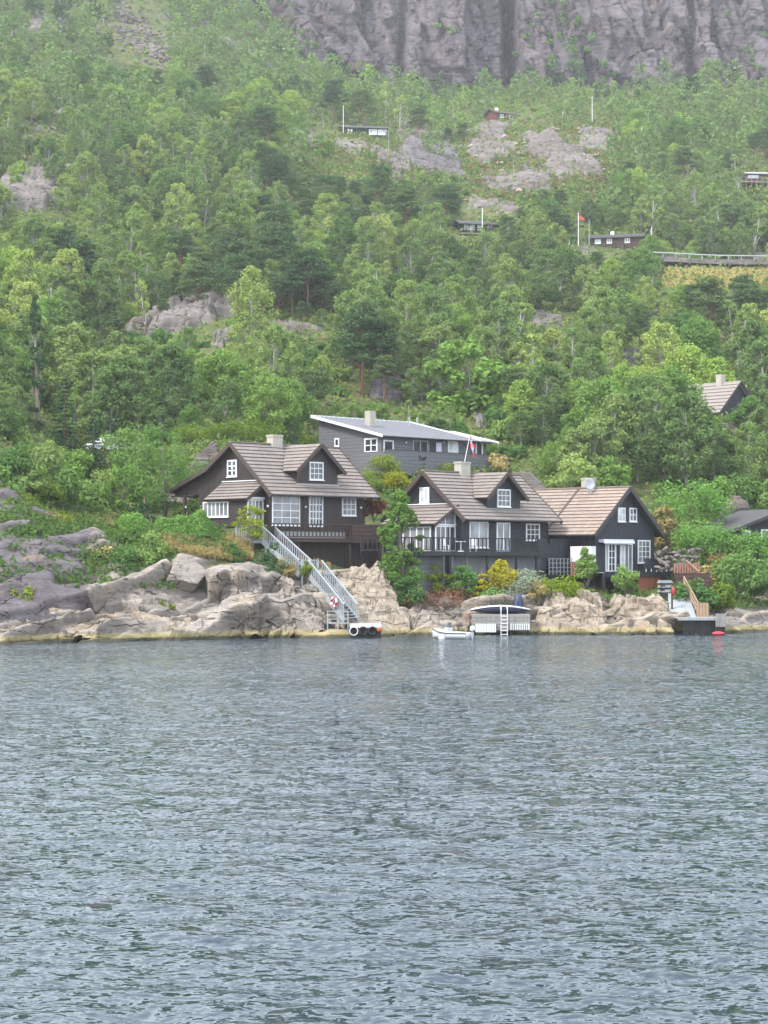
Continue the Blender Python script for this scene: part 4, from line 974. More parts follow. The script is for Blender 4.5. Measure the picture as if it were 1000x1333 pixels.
for i in range(6):
    MB().hexa([q0+Vector((0, i*.28, -.06)), q1+Vector((0, i*.28, -.06)), q1+Vector((0, i*.28+.26, -.06)), q0+Vector((0, i*.28+.26, -.06))],
              [q0+Vector((0, i*.28, -.01)), q1+Vector((0, i*.28, -.01)), q1+Vector((0, i*.28+.26, -.01)), q0+Vector((0, i*.28+.26, -.01))]).build('plank', M['grey_boards'], PL)
MB().bar(q0+Vector((0,-.05,-.10)), q1+Vector((0,-.05,-.10)), .06, .24).build('fascia_board', M['pale_grey_paint'], PL)
railing(PL, q0, q1, 1.02, .17, .07, .09, 'pale_grey_paint')
for px in (311, 329.5, 346):
    p = P(px, 703, 147.2)-A0; gz_ = hz(p.x+A0.x, p.y+A0.y)-A0.z
    MB().box(p.x-.07, p.x+.07, p.y-.02, p.y+.12, min(gz_-.5, -1.2), -.07).build('post', M['white_paint'], PL)

def ring(mb, R0, r, n=20, m=8, mi=None):
    o = len(mb.v)
    for i in range(n):
        a = 2*math.pi*i/n
        for j in range(m):
            b = 2*math.pi*j/m; mb.v.append(((R0+r*math.cos(b))*math.cos(a), r*math.sin(b), (R0+r*math.cos(b))*math.sin(a)))
    for i in range(n):
        for j in range(m):
            mb.f.append((o+i*m+j, o+i*m+(j+1) % m, o+((i+1) % n)*m+(j+1) % m, o+((i+1) % n)*m+j)); mb.m.append(0 if mi is None else mi(i))
    return mb
lb = ring(MB(), .30, .085, 24, 8, lambda i: 1 if (i//3) % 2 else 0).build('lifebuoy', [M['white_paint'], M['bright_red']], smooth=True)
pp = B0 + (C0-B0)*.80; side_ = sd2 if (sd2.y < 0) else -sd2
lb.location = Vector((pp.x, pp.y, pp.z+.55)) + side_*.70; lb.rotation_euler = (0, 0, math.atan2(hd2.y, hd2.x))
tag(lb, 'red and white ring lifebuoy hung on the grey stair railing', 'lifebuoy')

# landing stage at the foot of the stair
dk = P(476, 812, 138.4); DK = empty('landing_stage', (dk.x, dk.y, 0), 0, 'low pale timber landing stage with tyres at the foot of the stair', 'landing stage')
x0, x1 = P(456, 812, 138).x-dk.x, P(496, 812, 138).x-dk.x; zt3 = dk.z
planks(DK, x0, x1, -1.0, 2.0, zt3, 11, 'grey_boards')
MB().box(x0-.02, x1+.02, -1.10, -1.01, zt3-.22, zt3+.02).build('fascia_board', M['white_paint'], DK)
MB().box(x0, x1, -.9, -.75, zt3-.9, zt3-.06).build('beam', M['dark_trim'], DK)
for x in (x0+.15, (x0+x1)/2, x1-.15):
    for y in (-.8, 1.6): MB().tube([(x, y, -2.0), (x, y, zt3-.055)], .1, 7).build('pile', M['dark_trim'], DK)
xl = P(426, 810, 139).x-dk.x
planks(DK, xl, x0-.02, -.4, 1.4, zt3+.05, 6, 'grey_boards')
for x in (xl+.05, xl+.75, x0-.15): MB().box(x-.04, x+.04, -.44, -.36, -1.0, zt3+.85).build('frame_post', M['pale_grey_paint'], DK)
for z in (.32, .6, .85): MB().bar((xl, -.40, zt3+z), (x0-.1, -.40, zt3+z), .04, .06).build('frame_rail', M['pale_grey_paint'], DK)
for i in range(3):
    tr = ring(MB(), .24, .085).build('tyre', M['rubber'], smooth=True); tr.location = (dk.x+x0+.25+i*.62, dk.y-1.19, zt3-.45); tr.rotation_euler = (0, 0, .1*i)
    tag(tr, ('worn pale-walled tyre hung as a fender on the landing stage beside the stair', 'black tyre hung as a fender in the middle of the landing stage', 'black tyre hung as a fender beside the small red float')[i], 'tyre', 'tyres on the landing stage')
    if i == 0: ring(MB(), .27, .03).build('sidewall', M['white_paint'], tr, True).location = (0, -.075, 0)
fd = MB().lathe([(0,-.17),(.12,-.13),(.17,0),(.12,.13),(.03,.2),(0,.22)], 10).build('float', M['orange_red'], smooth=True); fd.location = (dk.x+x1-.12, dk.y-1.25, zt3-.36)
tag(fd, 'small red float hung at the corner of the landing stage', 'float')

# terrace of the middle house
yt = -2.5
D2 = empty('timber_terrace', F2.o, F2.a, 'black timber terrace with slatted railing and grey basement under the dormer house', 'terrace')
xa, xb = F2.fx(536, yt), F2.fx(700, yt)
planks(D2, xa, xb, yt+.05, -.02, -.02, 11, 'grey_boards')
MB().box(xa, xb, yt-.05, yt+.045, -.34, -.03).build('fascia_board', M['black_timber'], D2)
railing(D2, (xa, yt, 0), (xb, yt, 0), .95, .42, .06, .09, 'black_timber')
railing(D2, (xa, yt, 0), (xa, 2.5, 0), .95, .42, .06, .09, 'black_timber')
for i, px in enumerate((540, 577, 588, 607, 634, 652, 672, 698)):
    x = F2.fx(px, yt+.15); g = F2.ground(x, yt+.15); MB().box(x-.07, x+.07, yt+.07, yt+.21, min(g-.4, -1.5), -.075).build('post', M['black_timber' if i > 3 else 'grey_timber'], D2)
# basement wall in panels
yw = -1.7
for a, b, m in ((540, 576.5, 'grey_timber'), (588.5, 607, 'grey_wall'), (607, 634, 'grey_wall'), (634, 652, 'grey_wall'), (652, 672, 'grey_wall'), (672, 699, 'grey_wall')):
    MB().box(F2.fx(a, yw)+.02, F2.fx(b, yw)-.02, yw, yw+.15, -3.0, -.34).build('basement_panel', M[m], D2)
MB().box(F2.fx(576.5, yw)-.02, F2.fx(588.5, yw)+.02, yw+.3, yw+.4, -3.0, -.34).build('basement_door', M['rubber'], D2)
# solid stair flank at the end of the terrace
xs0, xs1 = xb+.05, F2.fx(718, yt)
MB().prism([(xs0, -.45), (xs0, .95), (xs0+.9, .95), (xs1+.6, -.55), (xs1+.6, -1.6), (xs1+.1, -1.6), (xs0+.9, -.45)], front(yt), -.06, .06).build('stair_flank', M['black_timber'], D2)
for i in range(7): MB().box(xs0+.9+i*.26, xs0+1.2+i*.26, yt+.08, yt+1.0, -.27-i*.2, -.22-i*.2).build('stair_tread', M['grey_boards'], D2)
SC = empty('board_screen', F2.w(0, 0, 0), F2.a, 'black board screen standing between the two black houses', 'screen')
ysn = -1.0; n = 12; sx0, sx1 = F2.fx(716, ysn), F2.fx(762, ysn)
for i in range(n):
    a = sx0+(sx1-sx0)*i/n; MB().box(a+.006, sx0+(sx1-sx0)*(i+1)/n-.006, ysn-.01*(i % 2), ysn+.06, -2.2, .95).build('board', M['black_gable'], SC)
MB().box(sx0, sx1, ysn-.05, ysn+.1, .953, 1.03).build('cap_rail', M['black_gable'], SC)
ytr = yt-.3; TG = empty('trellis_gate', F2.o, F2.a, 'pale grey trellis gate in front of the black board screen', 'gate')
tx0, tx1 = F2.fx(715, ytr), F2.fx(744, ytr); tz0, tz1 = -1.75, F2.fz(727, tx0, ytr)
for i in range(7):
    x = tx0+(tx1-tx0)*i/6; MB().box(x-.025, x+.025, ytr-.02, ytr+.02, tz0, tz1).build('bar', M['pale_grey_paint'], TG)
for i in range(4):
    z = tz0+.25+(tz1-tz0-.25)*i/3; MB().box(tx0-.03, tx1+.03, ytr-.05, ytr-.022, z-.04, z+.0).build('cross_rail', M['pale_grey_paint'], TG)
# garden furniture on the terrace
def garden_chair(f, x, y, z, rz, label):
    e = empty('garden_chair', f.w(x, y, z), f.a+rz, label, 'chair', None)
    for sx in (-.22, .22):
        for sy in (-.2, .2): MB().box(sx-.02, sx+.02, sy-.02, sy+.02, 0, .43 if sy < 0 else .95).build('leg', M['white_paint'], e)
    for i in range(4): MB().box(-.24, .24, -.22+i*.115, -.12+i*.115, .43, .46).build('seat_slat', M['white_paint'], e)
    for i in range(4): MB().box(-.20+i*.105, -.12+i*.105, .185, .215, .47, .93).build('back_slat', M['white_paint'], e)
    MB().box(-.25, .25, .17, .23, .93, .99).build('top_rail', M['white_paint'], e); return e
garden_chair(F2, F2.fx(582, -.9), -.9, 0.0, .4, 'white slatted garden chair by the glazed gable of the terrace')
garden_chair(F2, F2.fx(616, -1.2), -1.2, 0.0, -.8, 'white slatted garden chair before the big terrace window')
tb = empty('garden_table', F2.w(F2.fx(600, -1.3), -1.3, 0), F2.a, 'small white round garden table on the dark terrace', 'table')
MB().lathe([(0,.70),(.42,.70),(.42,.74),(0,.74)], 14).build('table_top', M['white_paint'], tb); MB().tube([(0,0,.02),(0,0,.70)], .035, 6).build('stem', M['white_paint'], tb); MB().lathe([(0,0),(.24,0),(.20,.04),(0,.05)], 10).build('foot', M['white_paint'], tb)
bl = P(553, 742, 150.5); bl.z = hz(bl.x, bl.y)
bo = empty('mooring_float', (bl.x, bl.y, P(553, 746, 150.5).z), 0, 'red and white mooring float stored beside the basement wall', 'float')
MB().lathe([(0,0),(.2,.05),(.36,.28),(.36,.45),(.0,.452)], 12).build('lower_half', M['white_paint'], bo, True); MB().lathe([(.35,.455),(.30,.62),(.14,.74),(0,.78)], 12).build('upper_half', M['bright_red'], bo, True)
MB().lathe([(0,-1.2),(.3,-1.2),(.3,-.004),(0,-.004)], 8).build('stone_base', M['rock_shore'], bo)

# terrace of the awning house, panelled base, lower deck and boardwalk
y3 = -2.4
D3 = empty('timber_terrace', F3.o, F3.a, 'dark terrace with solid parapet and rust-red panelled base by the awning house', 'terrace')
xa, xb = F3.fx(787, y3), F3.fx(872, y3)
planks(D3, xa, xb, y3+.05, -.1, -.06, 10, 'grey_boards')
MB().box(xa, xb, y3-.05, y3+.045, -.42, -.02).build('fascia_board', M['black_gable'], D3)
xm = F3.fx(846, y3)
for i in range(3): MB().box(xb-3.2, xb, y3-.03, y3+.03, .22+i*.26, .46+i*.26).build('parapet_board', M['black_gable'], D3)
for i in range(4): MB().box(xb-.03, xb+.05, y3+.04, .6, -.3+i*.33, .02+i*.33).build('parapet_board', M['black_gable'], D3)
MB().box(xb-.06, xb+.10, y3-.10, y3+.02, -.5, 1.12).build('corner_post', M['black_gable'], D3)
for i in range(5): x = xb-3.0+i*.65; MB().box(x-.04, x+.04, y3-.02, y3+.02, -.018, .215).build('baluster', M['white_paint'], D3)
xr0, xr1 = F3.fx(831, y3+.1), F3.fx(860, y3+.1)
for i in range(9):
    a = xr0+(xr1-xr0)*i/9; MB().box(a+.006, xr0+(xr1-xr0)*(i+1)/9-.006, y3+.08-.01*(i % 2), y3+.2, -2.6, -.425).build('base_panel', M['rust_panel'], D3)
MB().box(xr0+.02, xr1-.02, y3+.21, y3+2.2, -2.6, -.43).build('base_core', M['dark_trim'], D3)
for x in (xa+.15, xa+1.5): MB().box(x-.08, x+.08, y3+.1, y3+.26, F3.ground(x, y3)-.5, -.112).build('post', M['dark_trim'], D3)
MB().box(xr1+.05, xb, y3+.5, y3+.6, -2.2, -.43).build('dark_skirt', M['deck_brown'], D3)

lo_c = P(900, 764, 152.5); LD = empty('lower_deck', lo_c, 0, 'raised brown board-fronted deck above the boardwalk', 'deck')
lx0, lx1 = P(879, 764, 152).x-lo_c.x, P(924, 764, 152).x-lo_c.x; h_ = P(900, 746, 152).z-lo_c.z
for i in range(4): MB().box(lx0, lx1, -1.0-.004*(i % 2), -.93, h_*i/4+.006, h_*(i+1)/4-.006).build('front_board', M['deck_brown'], LD)
planks(LD, lx0, lx1, -.92, 1.8, h_-.02, 9, 'deck_brown')
for x in (lx0+.1, lx1-.1):
    for y in (-.8, 1.4): MB().box(x-.08, x+.08, y-.08, y+.08, hz(lo_c.x+x, lo_c.y+y)-lo_c.z-.5, h_-.075).build('post', M['deck_brown'], LD)
for i in range(10): MB().box(lx0+.1+i*.2, lx0+.22+i*.2, .9, .95, h_, h_+.75).build('brick_slat', M['brick'], LD)
MB().bar((lx0+1.0, .85, h_+.95), (lx0+1.9, .3, h_+.1), .08, .08).build('handrail', M['bare_wood'], LD)

bw0, bw1 = P(882, 768, 151), P(889, 803, 146.2)
BW = empty('boardwalk', bw1, 0, 'sloping grey plank boardwalk with raw timber railing down to the quay', 'boardwalk')
n = 16
for i in range(n):
    t0, t1 = i/n, (i+1)/n; a, b = (bw1.lerp(bw0, t0)-bw1), (bw1.lerp(bw0, t1)-bw1); wa, wb = .95-.25*t0, .95-.25*t1
    MB().hexa([a+Vector((-wa,.01,-.05)), a+Vector((wa,.01,-.05)), b+Vector((wb,-.01,-.05)), b+Vector((-wb,-.01,-.05))], [a+Vector((-wa,.01,0)), a+Vector((wa,.01,0)), b+Vector((wb,-.01,0)), b+Vector((-wb,-.01,0))]).build('plank', M['grey_boards'], BW)
for sx in (-.7, .7): MB().bar(Vector((sx, 0, -.17)), bw0-bw1+Vector((sx*.85, 0, -.17)), .08, .2).build('bearer', M['bare_wood'], BW)
ra, rb_ = Vector((1.15, .4, 0)), bw0-bw1+Vector((.45, -.1, 0))
for i in range(5):
    p = ra.lerp(rb_, i/4); MB().box(p.x-.05, p.x+.05, p.y-.05, p.y+.05, p.z-.4, p.z+.95).build('rail_post', M['bare_wood'], BW)
for z in (.3, .6, .95): MB().bar(ra+Vector((0,-.03,z)), rb_+Vector((0,-.03,z)), .06, .12).build('rail_board', M['bare_wood'], BW)
for i in range(4): MB().box(1.0+i*.22, 1.2+i*.22, .28, .33, -.3, .98).build('end_board', M['bare_wood'], BW)
for i in range(3): MB().box(-.95, 1.4, -.9+i*.28, -.64+i*.28, -.07-.05*(2-i), -.02-.05*(2-i)).build('step_board', M['grey_boards'], BW)
rp = MB(); ro_ = empty('hose_post', P(875, 792, 147.6), 0, 'slim dark post with red hose reel beside the boardwalk', 'post')
MB().box(-.06, .06, -.06, .06, -1.0, 1.5).build('post', M['deck_brown'], ro_); MB().lathe([(0,.95),(.10,.98),(.12,1.3),(.08,1.52),(0,1.56)], 8, (.05, -.16, 0)).build('hose', M['bright_red'], ro_, True)
for k in range(3):
    pl_ = P(866, 771-k*6, 150.6); o_ = MB().box(-.55, .55, -.2, .2, 0, .09).box(-.5, .45, -.16, .16, .09, .2).build('timber_stack', M['weathered_wood' if k == 1 else 'pale_grey_paint']); o_.location = pl_; o_.rotation_euler = (0, 0, .15*k)
    tag(o_, ('lowest bundle of pale boards by the rust-red base', 'middle bundle of weathered boards by the rust-red base', 'topmost bundle of pale boards by the rust-red base')[k], 'boards', 'boards stored by the boardwalk')
    MB().box(-.4, .4, -.15, .15, -.34, -.004).build('bearer', M['dark_trim'], o_)

qk = P(910, 804, 144.2); QY = empty('timber_quay', (qk.x, qk.y, 0), 0, 'timber quay with dark boarded front below the boardwalk', 'quay')
qx0, qx1 = P(880, 804, 144).x-qk.x, P(944, 804, 144).x-qk.x
planks(QY, qx0, qx1, -1.0, 2.4, qk.z, 12, 'weathered_wood')
MB().box(qx0, qx1, -1.12, -1.01, qk.z-.16, qk.z+.03).build('fascia_board', M['pale_grey_paint'], QY)
n = 13
for i in range(n):
    a = qx0+.4+(qx1-.3-qx0-.4)*i/n; MB().box(a+.01, a+(qx1-qx0-.7)/n-.01, -.95-.015*(i % 2), -.85, -1.0, qk.z-.06).build('front_board', M['rubber'], QY)
pal = empty('slatted_pallet', P(938.5, 816, 142.8), 0, 'grey slatted pallet leaning at the end of the quay', 'pallet')
for i in range(5): MB().box(-.36+i*.145, -.24+i*.145, -.05, -.02, 0, .92).build('slat', M['weathered_wood'], pal)
for z in (.12, .75): MB().box(-.36, .34, -.018, .03, z, z+.09).build('cross_bar', M['weathered_wood'], pal)
MB().box(-.3, .3, .035, .2, -.9, .5).build('prop', M['rubber'], pal)
rf_ = MB().lathe([(0,-.15),(.2,-.1),(.3,.0),(.26,.1),(.1,.16),(0,.17)], 12).build('float', M['bright_red'], smooth=True); rf_.location = (P(935, 824, 142).x, 142, .1); rf_.scale = (1.5, 1, 1)
tag(rf_, 'crimson float lying on the water against the quay', 'float')

# boat berth between the rocks
bk = P(651, 803, 143.4); BQ = empty('boat_berth', (bk.x, bk.y, 0), 0, 'grey timber boat berth with cream slat fenders and a ladder', 'berth')
bx0, bx1 = P(614, 803, 143).x-bk.x, P(690, 803, 143).x-bk.x; zq = P(651, 800, 143).z
for i in range(5): MB().box(bx0, bx1, -.55-.01*(i % 2), -.45, zq-.22*(i+1)+.012, zq-.22*i-.012).build('front_board', M['weathered_wood'], BQ)
planks(BQ, bx0, bx1, -.44, 1.6, zq, 8, 'weathered_wood')
for x in (bx0+.1, bx0+1.3, bx1-1.3, bx1-.1): MB().tube([(x, -.35, -2), (x, -.35, zq-.055)], .09, 7).build('pile', M['dark_trim'], BQ)
for a, b, nn, m in ((619, 646, 13, 'white_paint'), (664, 690, 9, 'white_paint')):
    xx0, xx1 = P(a, 812, 142.7).x-bk.x, P(b, 812, 142.7).x-bk.x; zz1 = P(650, 812, 142.7).z; zz0 = P(650, 823 if nn == 13 else 820, 142.7).z
    for i in range(nn):
        x = xx0+(xx1-xx0)*(i+.5)/nn; MB().box(x-.042, x+.042, -.72, -.66, zz0, zz1).build('fender_slat', M[m], BQ)
    MB().box(xx0, xx1, -.655, -.56, zz1-.10, zz1).build('fender_rail', M['weathered_wood'], BQ); MB().box(xx0, xx1, -.655, -.56, zz0+.05, zz0+.13).build('fender_rail', M['weathered_wood'], BQ)
ld = empty('ladder', (P(656.5, 803, 142.4).x, 142.4, 0), 0, 'white metal swimming ladder fixed to the boat berth', 'ladder')
for sx in (-.22, .22): MB().tube([(sx, 0, -.4), (sx, 0, zq+.45), (sx, .25, zq+.6), (sx, .5, zq+.35)], .035, 6).build('side_rail', M['white_paint'], ld)
for i in range(7): MB().tube([(-.22, 0, -.2+i*.25), (.22, 0, -.2+i*.25)], .025, 5).build('rung', M['white_paint'], ld)

def hull(L, B, D, n=14, sheer=.25, mat='hull_white', flat=.55):
    """open planing hull: outer shell, inner floor and gunwale, bow at +x"""
    m = MB(); secs = []
    for i in range(n+1):
        t = i/n; x = -L/2+L*t; b = B/2*(1-max(0, (t-.35)/.65)**2.4)*(.92+.08*min(1, t*4)); b = max(b, .015); z1 = D+sheer*t**2.2; kz = .0+.35*D*max(0, (t-.55)/.45)**2
        secs.append([(x, -b, z1), (x, -b*.92, kz+D*.45), (x, -b*flat, kz+D*.12), (x, 0, kz), (x, b*flat, kz+D*.12), (x, b*.92, kz+D*.45), (x, b, z1), (x, b*.86, z1), (x, b*.78, D*.45+kz), (x, -b*.78, D*.45+kz), (x, -b*.86, z1)])
    k = len(secs[0])
    for s_ in secs: m.v += s_
    for i in range(n):
        for j in range(k): m.f.append((i*k+j, i*k+(j+1) % k, (i+1)*k+(j+1) % k, (i+1)*k+j)); m.m.append(0)
    m.f.append(tuple(range(7))[::-1]); m.m.append(0); m.f.append(tuple(n*k+j for j in range(7))); m.m.append(0)
    return m
mb_ = P(588, 834, 135); BT = empty('motorboat', (mb_.x, 135.5, -.12), R(152), 'small open white motorboat with outboard moored off the rocks', 'boat')
hull(2.75, 1.25, .55).build('hull', M['hull_white'], BT, True)
MB().box(.1, .32, -.38, .38, .3, .86).build('console', M['hull_white'], BT); MB().hexa([(.34,-.36,.85),(.34,.36,.85),(.30,.36,.85),(.30,-.36,.85)], [(.14,-.3,1.18),(.14,.3,1.18),(.10,.3,1.18),(.10,-.3,1.18)]).build('windscreen', M['glass_grey'], BT)
MB().box(-.75, -.45, -.42, .42, .3, .52).build('seat', M['pale_grey_paint'], BT)
for sg in (-1, 1): MB().tube([(-1.36, sg*.575, .50), (-.4, sg*.63, .50), (.3, sg*.60, .53), (.8, sg*.44, .60), (1.36, sg*.05, .76)], .035, 6).build('rub_rail', M['navy'], BT, True)
MB().box(-1.1, .9, -.36, .36, .27, .30).build('floor_board', M['steel'], BT)
ob = MB().lathe([(0,.62),(.13,.64),(.17,.78),(.15,.95),(0,1.0)], 9, (-1.52, 0, 0)).build('outboard_motor', M['white_paint'], BT, True); MB().box(-1.56, -1.46, -.04, .04, -.3, .64).build('motor_leg', M['steel'], ob)
MB().tube([(.5,-.5,.62),(.55,-.45,.85),(1.1,-.2,.98),(1.25,0,1.0),(1.1,.2,.98),(.55,.45,.85),(.5,.5,.62)], .018, 5).build('bow_rail', M['steel'], BT)
by = MB().lathe([(0,-.22),(.14,-.17),(.22,0),(.14,.17),(.03,.25),(0,.26)], 12).build('mooring_buoy', M['white_paint'], smooth=True); by.location = (P(575, 830, 134.2).x, 134.2, .1)
tag(by, 'round white mooring buoy floating beside the small motorboat', 'buoy')
B2 = empty('rowing_boat', (P(652, 800, 144).x, 144.2, zq+.02), 0, 'long dark double-ended boat with arched white gunwale lying on the berth', 'boat')
bm2 = MB(); secs = []; nn_ = 18
for i in range(nn_+1):
    t = i/nn_; x = -2.05+4.1*t; b = max(.02, .55*math.sin(math.pi*t)**.6); z1 = .52-.26*(2*t-1)**2; kz = .24*abs(2*t-1)**2.5
    secs.append([(x, -b, z1), (x, -b*.85, kz+(z1-kz)*.4), (x, 0, kz), (x, b*.85, kz+(z1-kz)*.4), (x, b, z1), (x, b*.8, z1-.03), (x, 0, z1-.10), (x, -b*.8, z1-.03)])
for q in secs: bm2.v += q
for i in range(nn_):
    for j in range(8): bm2.f.append((i*8+j, i*8+(j+1) % 8, (i+1)*8+(j+1) % 8, (i+1)*8+j)); bm2.m.append(0)
bm2.build('hull', M['navy'], B2, True)
for s_ in (0, 4): MB().tube([Vector(q[s_])+Vector((0, 0, .03)) for q in secs], .055, 6).build('gunwale', M['white_paint'], B2, True)
for x in (-.8, .5): MB().box(x-.1, x+.1, -.4, .4, .44, .48).build('thwart', M['weathered_wood'], B2)
cv = MB(); prof = [(.30,0),(.37,.25),(.36,.6),(.27,.9),(.12,1.07),(0,1.1)]
cv.lathe(prof, 12); cvo = cv.build('covered_outboard', M['navy'], smooth=True); cvo.location = P(674, 793, 145.2); cvo.rotation_euler = (R(-6), R(5), 0)
tag(cvo, 'navy cloth cover over an upright outboard behind the boat berth', 'cover')
for k in range(3): cv2 = MB().bar((-.20+.18*k, -.38, .12), (-.10+.1*k, -.2, .98), .05, .03).build('fold', M['blue_paint'], cvo)

# ------------------------------------------------------------------ boulders and outcrops
def rock_mesh(seed, mat, sub=4, cuts=13, rough=0.05, name='boulder'):
    rs = np.random.RandomState(seed); bm = bmesh.new(); bmesh.ops.create_icosphere(bm, subdivisions=sub, radius=1.0)
    v = np.array([x.co[:] for x in bm.verts]); fc = np.array([[q.index for q in f.verts] for f in bm.faces]); bm.free()
    for i in range(cuts):
        n = rs.randn(3); n /= np.linalg.norm(n); d = 0.30 + .42*rs.rand(); k = v@n - d; v = v - np.where(k > 0, k, 0)[:, None]*n*(.96)
    w = fbm(v[:, 0]*1.7+seed, v[:, 1]*1.7+v[:, 2]*1.3, 4, seed % 50) * rough + ridged(v[:, 0]*2.2+v[:, 2]*2.6, v[:, 1]*1.5-v[:, 2]+seed, 3, seed % 40)*rough*.55
    v = v*(1+w)[:, None]; v /= np.abs(v).max(0)
    return np_mesh(name, v, fc, M[mat], False)
ROCKS = {m: [rock_mesh(900+40*j+i, m) for i in range(7)] for j, m in enumerate(('rock_shore', 'rock_pale', 'rock_purple', 'rock_hill'))}
SMALL = [rock_mesh(1500+i, 'rock_pale', 3, 12, .05) for i in range(5)]
_rr = random.Random(77)
def boulder(px, py, w, h, mat='rock_shore', label=None, group=None, Y=None, tilt=0.0, dep=0.8, name='boulder', meshes=None, sink=.25):
    """rock seen w x h survey pixels around (px, py), bedded in the slope"""
    if Y is None:
        Y = float(hits([px], [min(py+h*.25, 836)])[0])
        if not (Y == Y): return None
    s = Y/F; W, Hh, D = w*s/2, h*s/2, w*s/2*dep
    p = P(px, py, Y+D*sink)
    o = put(name, _rr.choice(meshes or ROCKS[mat]), None, p, (_rr.uniform(-.15, .15), tilt+_rr.uniform(-.12, .12), _rr.choice((0, math.pi))+_rr.uniform(-.4, .4)), (W*1.05, D, Hh*1.05))
    return tag(o, label or 'grey granite boulder', 'rock', group)
SH = [  # px, py, w, h, material, tilt, label, group
 (242, 757, 62, 74, 'rock_shore', .1), (276, 806, 56, 40, 'rock_shore', 0), (352, 816, 50, 36, 'rock_shore', .1)]
SHL = ['big rounded grey boulder below the dry grass and the hedge', 'low grey boulder at the waterline under the big rounded boulder', 'low grey boulder at the waterline under the stair platform']
for r, l_ in zip(SH, SHL): boulder(*r[:5], tilt=r[5], label=l_, group='boulders below the stair house')
def face_slab(name, bl, br, tr, tl, mat, label, diag=.55, amp=.55, seed=1, cell=(2.6, .8), n=(110, 80), bulge=.5):
    """jointed bedrock face spanned by four surveyed corners (px, py, distance); its rim turns down into the ground"""
    c = [np.array(P(*q)) for q in (bl, br, tr, tl)]; a, b = np.meshgrid(np.linspace(0, 1, n[0]), np.linspace(0, 1, n[1]))
    aw = a + .05*fbm(a*3+seed, b*3, 3, seed); bw = b + .05*fbm(a*3, b*3+seed, 3, seed+3)
    Q = ((1-aw)*(1-bw))[..., None]*c[0] + (aw*(1-bw))[..., None]*c[1] + (aw*bw)[..., None]*c[2] + ((1-aw)*bw)[..., None]*c[3]
    W = np.linalg.norm(c[1]-c[0]); Hh = np.linalg.norm(c[3]-c[0]); x = a*W; y = b*Hh; ca, sa = math.cos(diag), math.sin(diag)
    wob = fbm(x/3+seed, y/3, 2, seed)*.3; p_, q_ = x*ca-y*sa+wob, x*sa+y*ca+wob
    o1, e1 = blocks(p_/cell[0]+seed, q_/cell[1], seed); o2, e2 = blocks(p_/(cell[0]*.35)+seed, q_/(cell[1]*.4), seed+7)
    rel = o1*1.3 + o2*.42 - .30*(1-sstep(0, .04, e1)) - .12*(1-sstep(0, .06, e2)) + fbm(p_/.5, q_/.22, 3, seed+1)*.10
    rim = np.minimum(np.minimum(a, 1-a)/.10, np.minimum(1-b, b+.12)/.12); rim = np.clip(rim + .35*fbm(a*5+seed, b*4, 3, seed+11), 0, 1)**.6
    nrm = np.cross(c[1]-c[0], c[3]-c[0]); nrm /= np.linalg.norm(nrm)
    if nrm[1] > 0: nrm = -nrm
    off = amp*rel*rim + bulge*np.sin(np.pi*a)*np.sin(np.pi*np.clip(b, 0, 1))**.7 - 1.6*(1-rim)
    Q = Q + off[..., None]*nrm; o = Q.mean((0, 1))
    return tag(put(name, np_mesh(name, (Q-o).reshape(-1, 3), grid_faces(*a.shape), M[mat]), None, o), label, 'rock')
face_slab('rock_slab', (428, 830, 139.0), (540, 826, 142.0), (505, 724, 148.5), (436, 735, 147.5), 'rock_pale', 'tall cream slab slanting down beside the foot of the grey stair', .75, .5, 5, (3.2, .7))
face_slab('rock_slab', (-70, 835, 127.5), (128, 822, 133.0), (112, 697, 143.5), (-70, 660, 143.0), 'rock_purple', 'smooth dark purple-grey whaleback of bare rock above the pale ledge', .35, .32, 9, (5.5, 1.2), (150, 100), .9)
face_slab('rock_ledge', (-70, 842, 126.0), (290, 834, 134.8), (290, 800, 138.5), (-70, 792, 131.5), 'rock_pale', 'long pale fractured ledge along the waterline under the dark whaleback', .2, .6, 14, (3.6, .9), (260, 50), .3)
face_slab('rock_slab', (100, 805, 134.5), (225, 800, 137.5), (215, 715, 144.0), (95, 695, 144.0), 'rock_shore', 'grey slanting slab with leafy joints below the hedge', .5, .5, 21, (3.0, .9), (120, 80))
face_slab('rock_slab', (284, 834, 135.6), (348, 832, 136.8), (345, 735, 142.8), (288, 728, 143.0), 'rock_shore', 'upright fissured grey slab below the stair platform', 1.0, .6, 27, (2.2, .9), (80, 90))
face_slab('rock_slab', (345, 834, 137.0), (432, 832, 138.0), (425, 752, 143.0), (350, 745, 142.8), 'rock_shore', 'steep dark-jointed grey slab beside the grey stair', .9, .6, 33, (2.2, .8), (100, 80))
face_slab('rock_slab', (690, 832, 142.6), (800, 832, 142.8), (792, 772, 150.0), (700, 776, 148.8), 'rock_pale', 'fractured cream slab sloping into the water beside the berth', .5, .6, 41, (2.8, .8), (120, 70))
face_slab('rock_slab', (795, 832, 142.8), (888, 832, 143.2), (868, 778, 149.5), (792, 772, 150.2), 'rock_pale', 'fractured cream slab sloping into the water below the rust-red base', .65, .6, 47, (2.6, .7), (110, 70))
face_slab('rock_slab', (525, 832, 142.6), (618, 832, 142.9), (612, 780, 147.2), (530, 775, 147.2), 'rock_shore', 'tan broken rock face behind the small motorboat', .4, .6, 53, (1.9, .9), (110, 60))
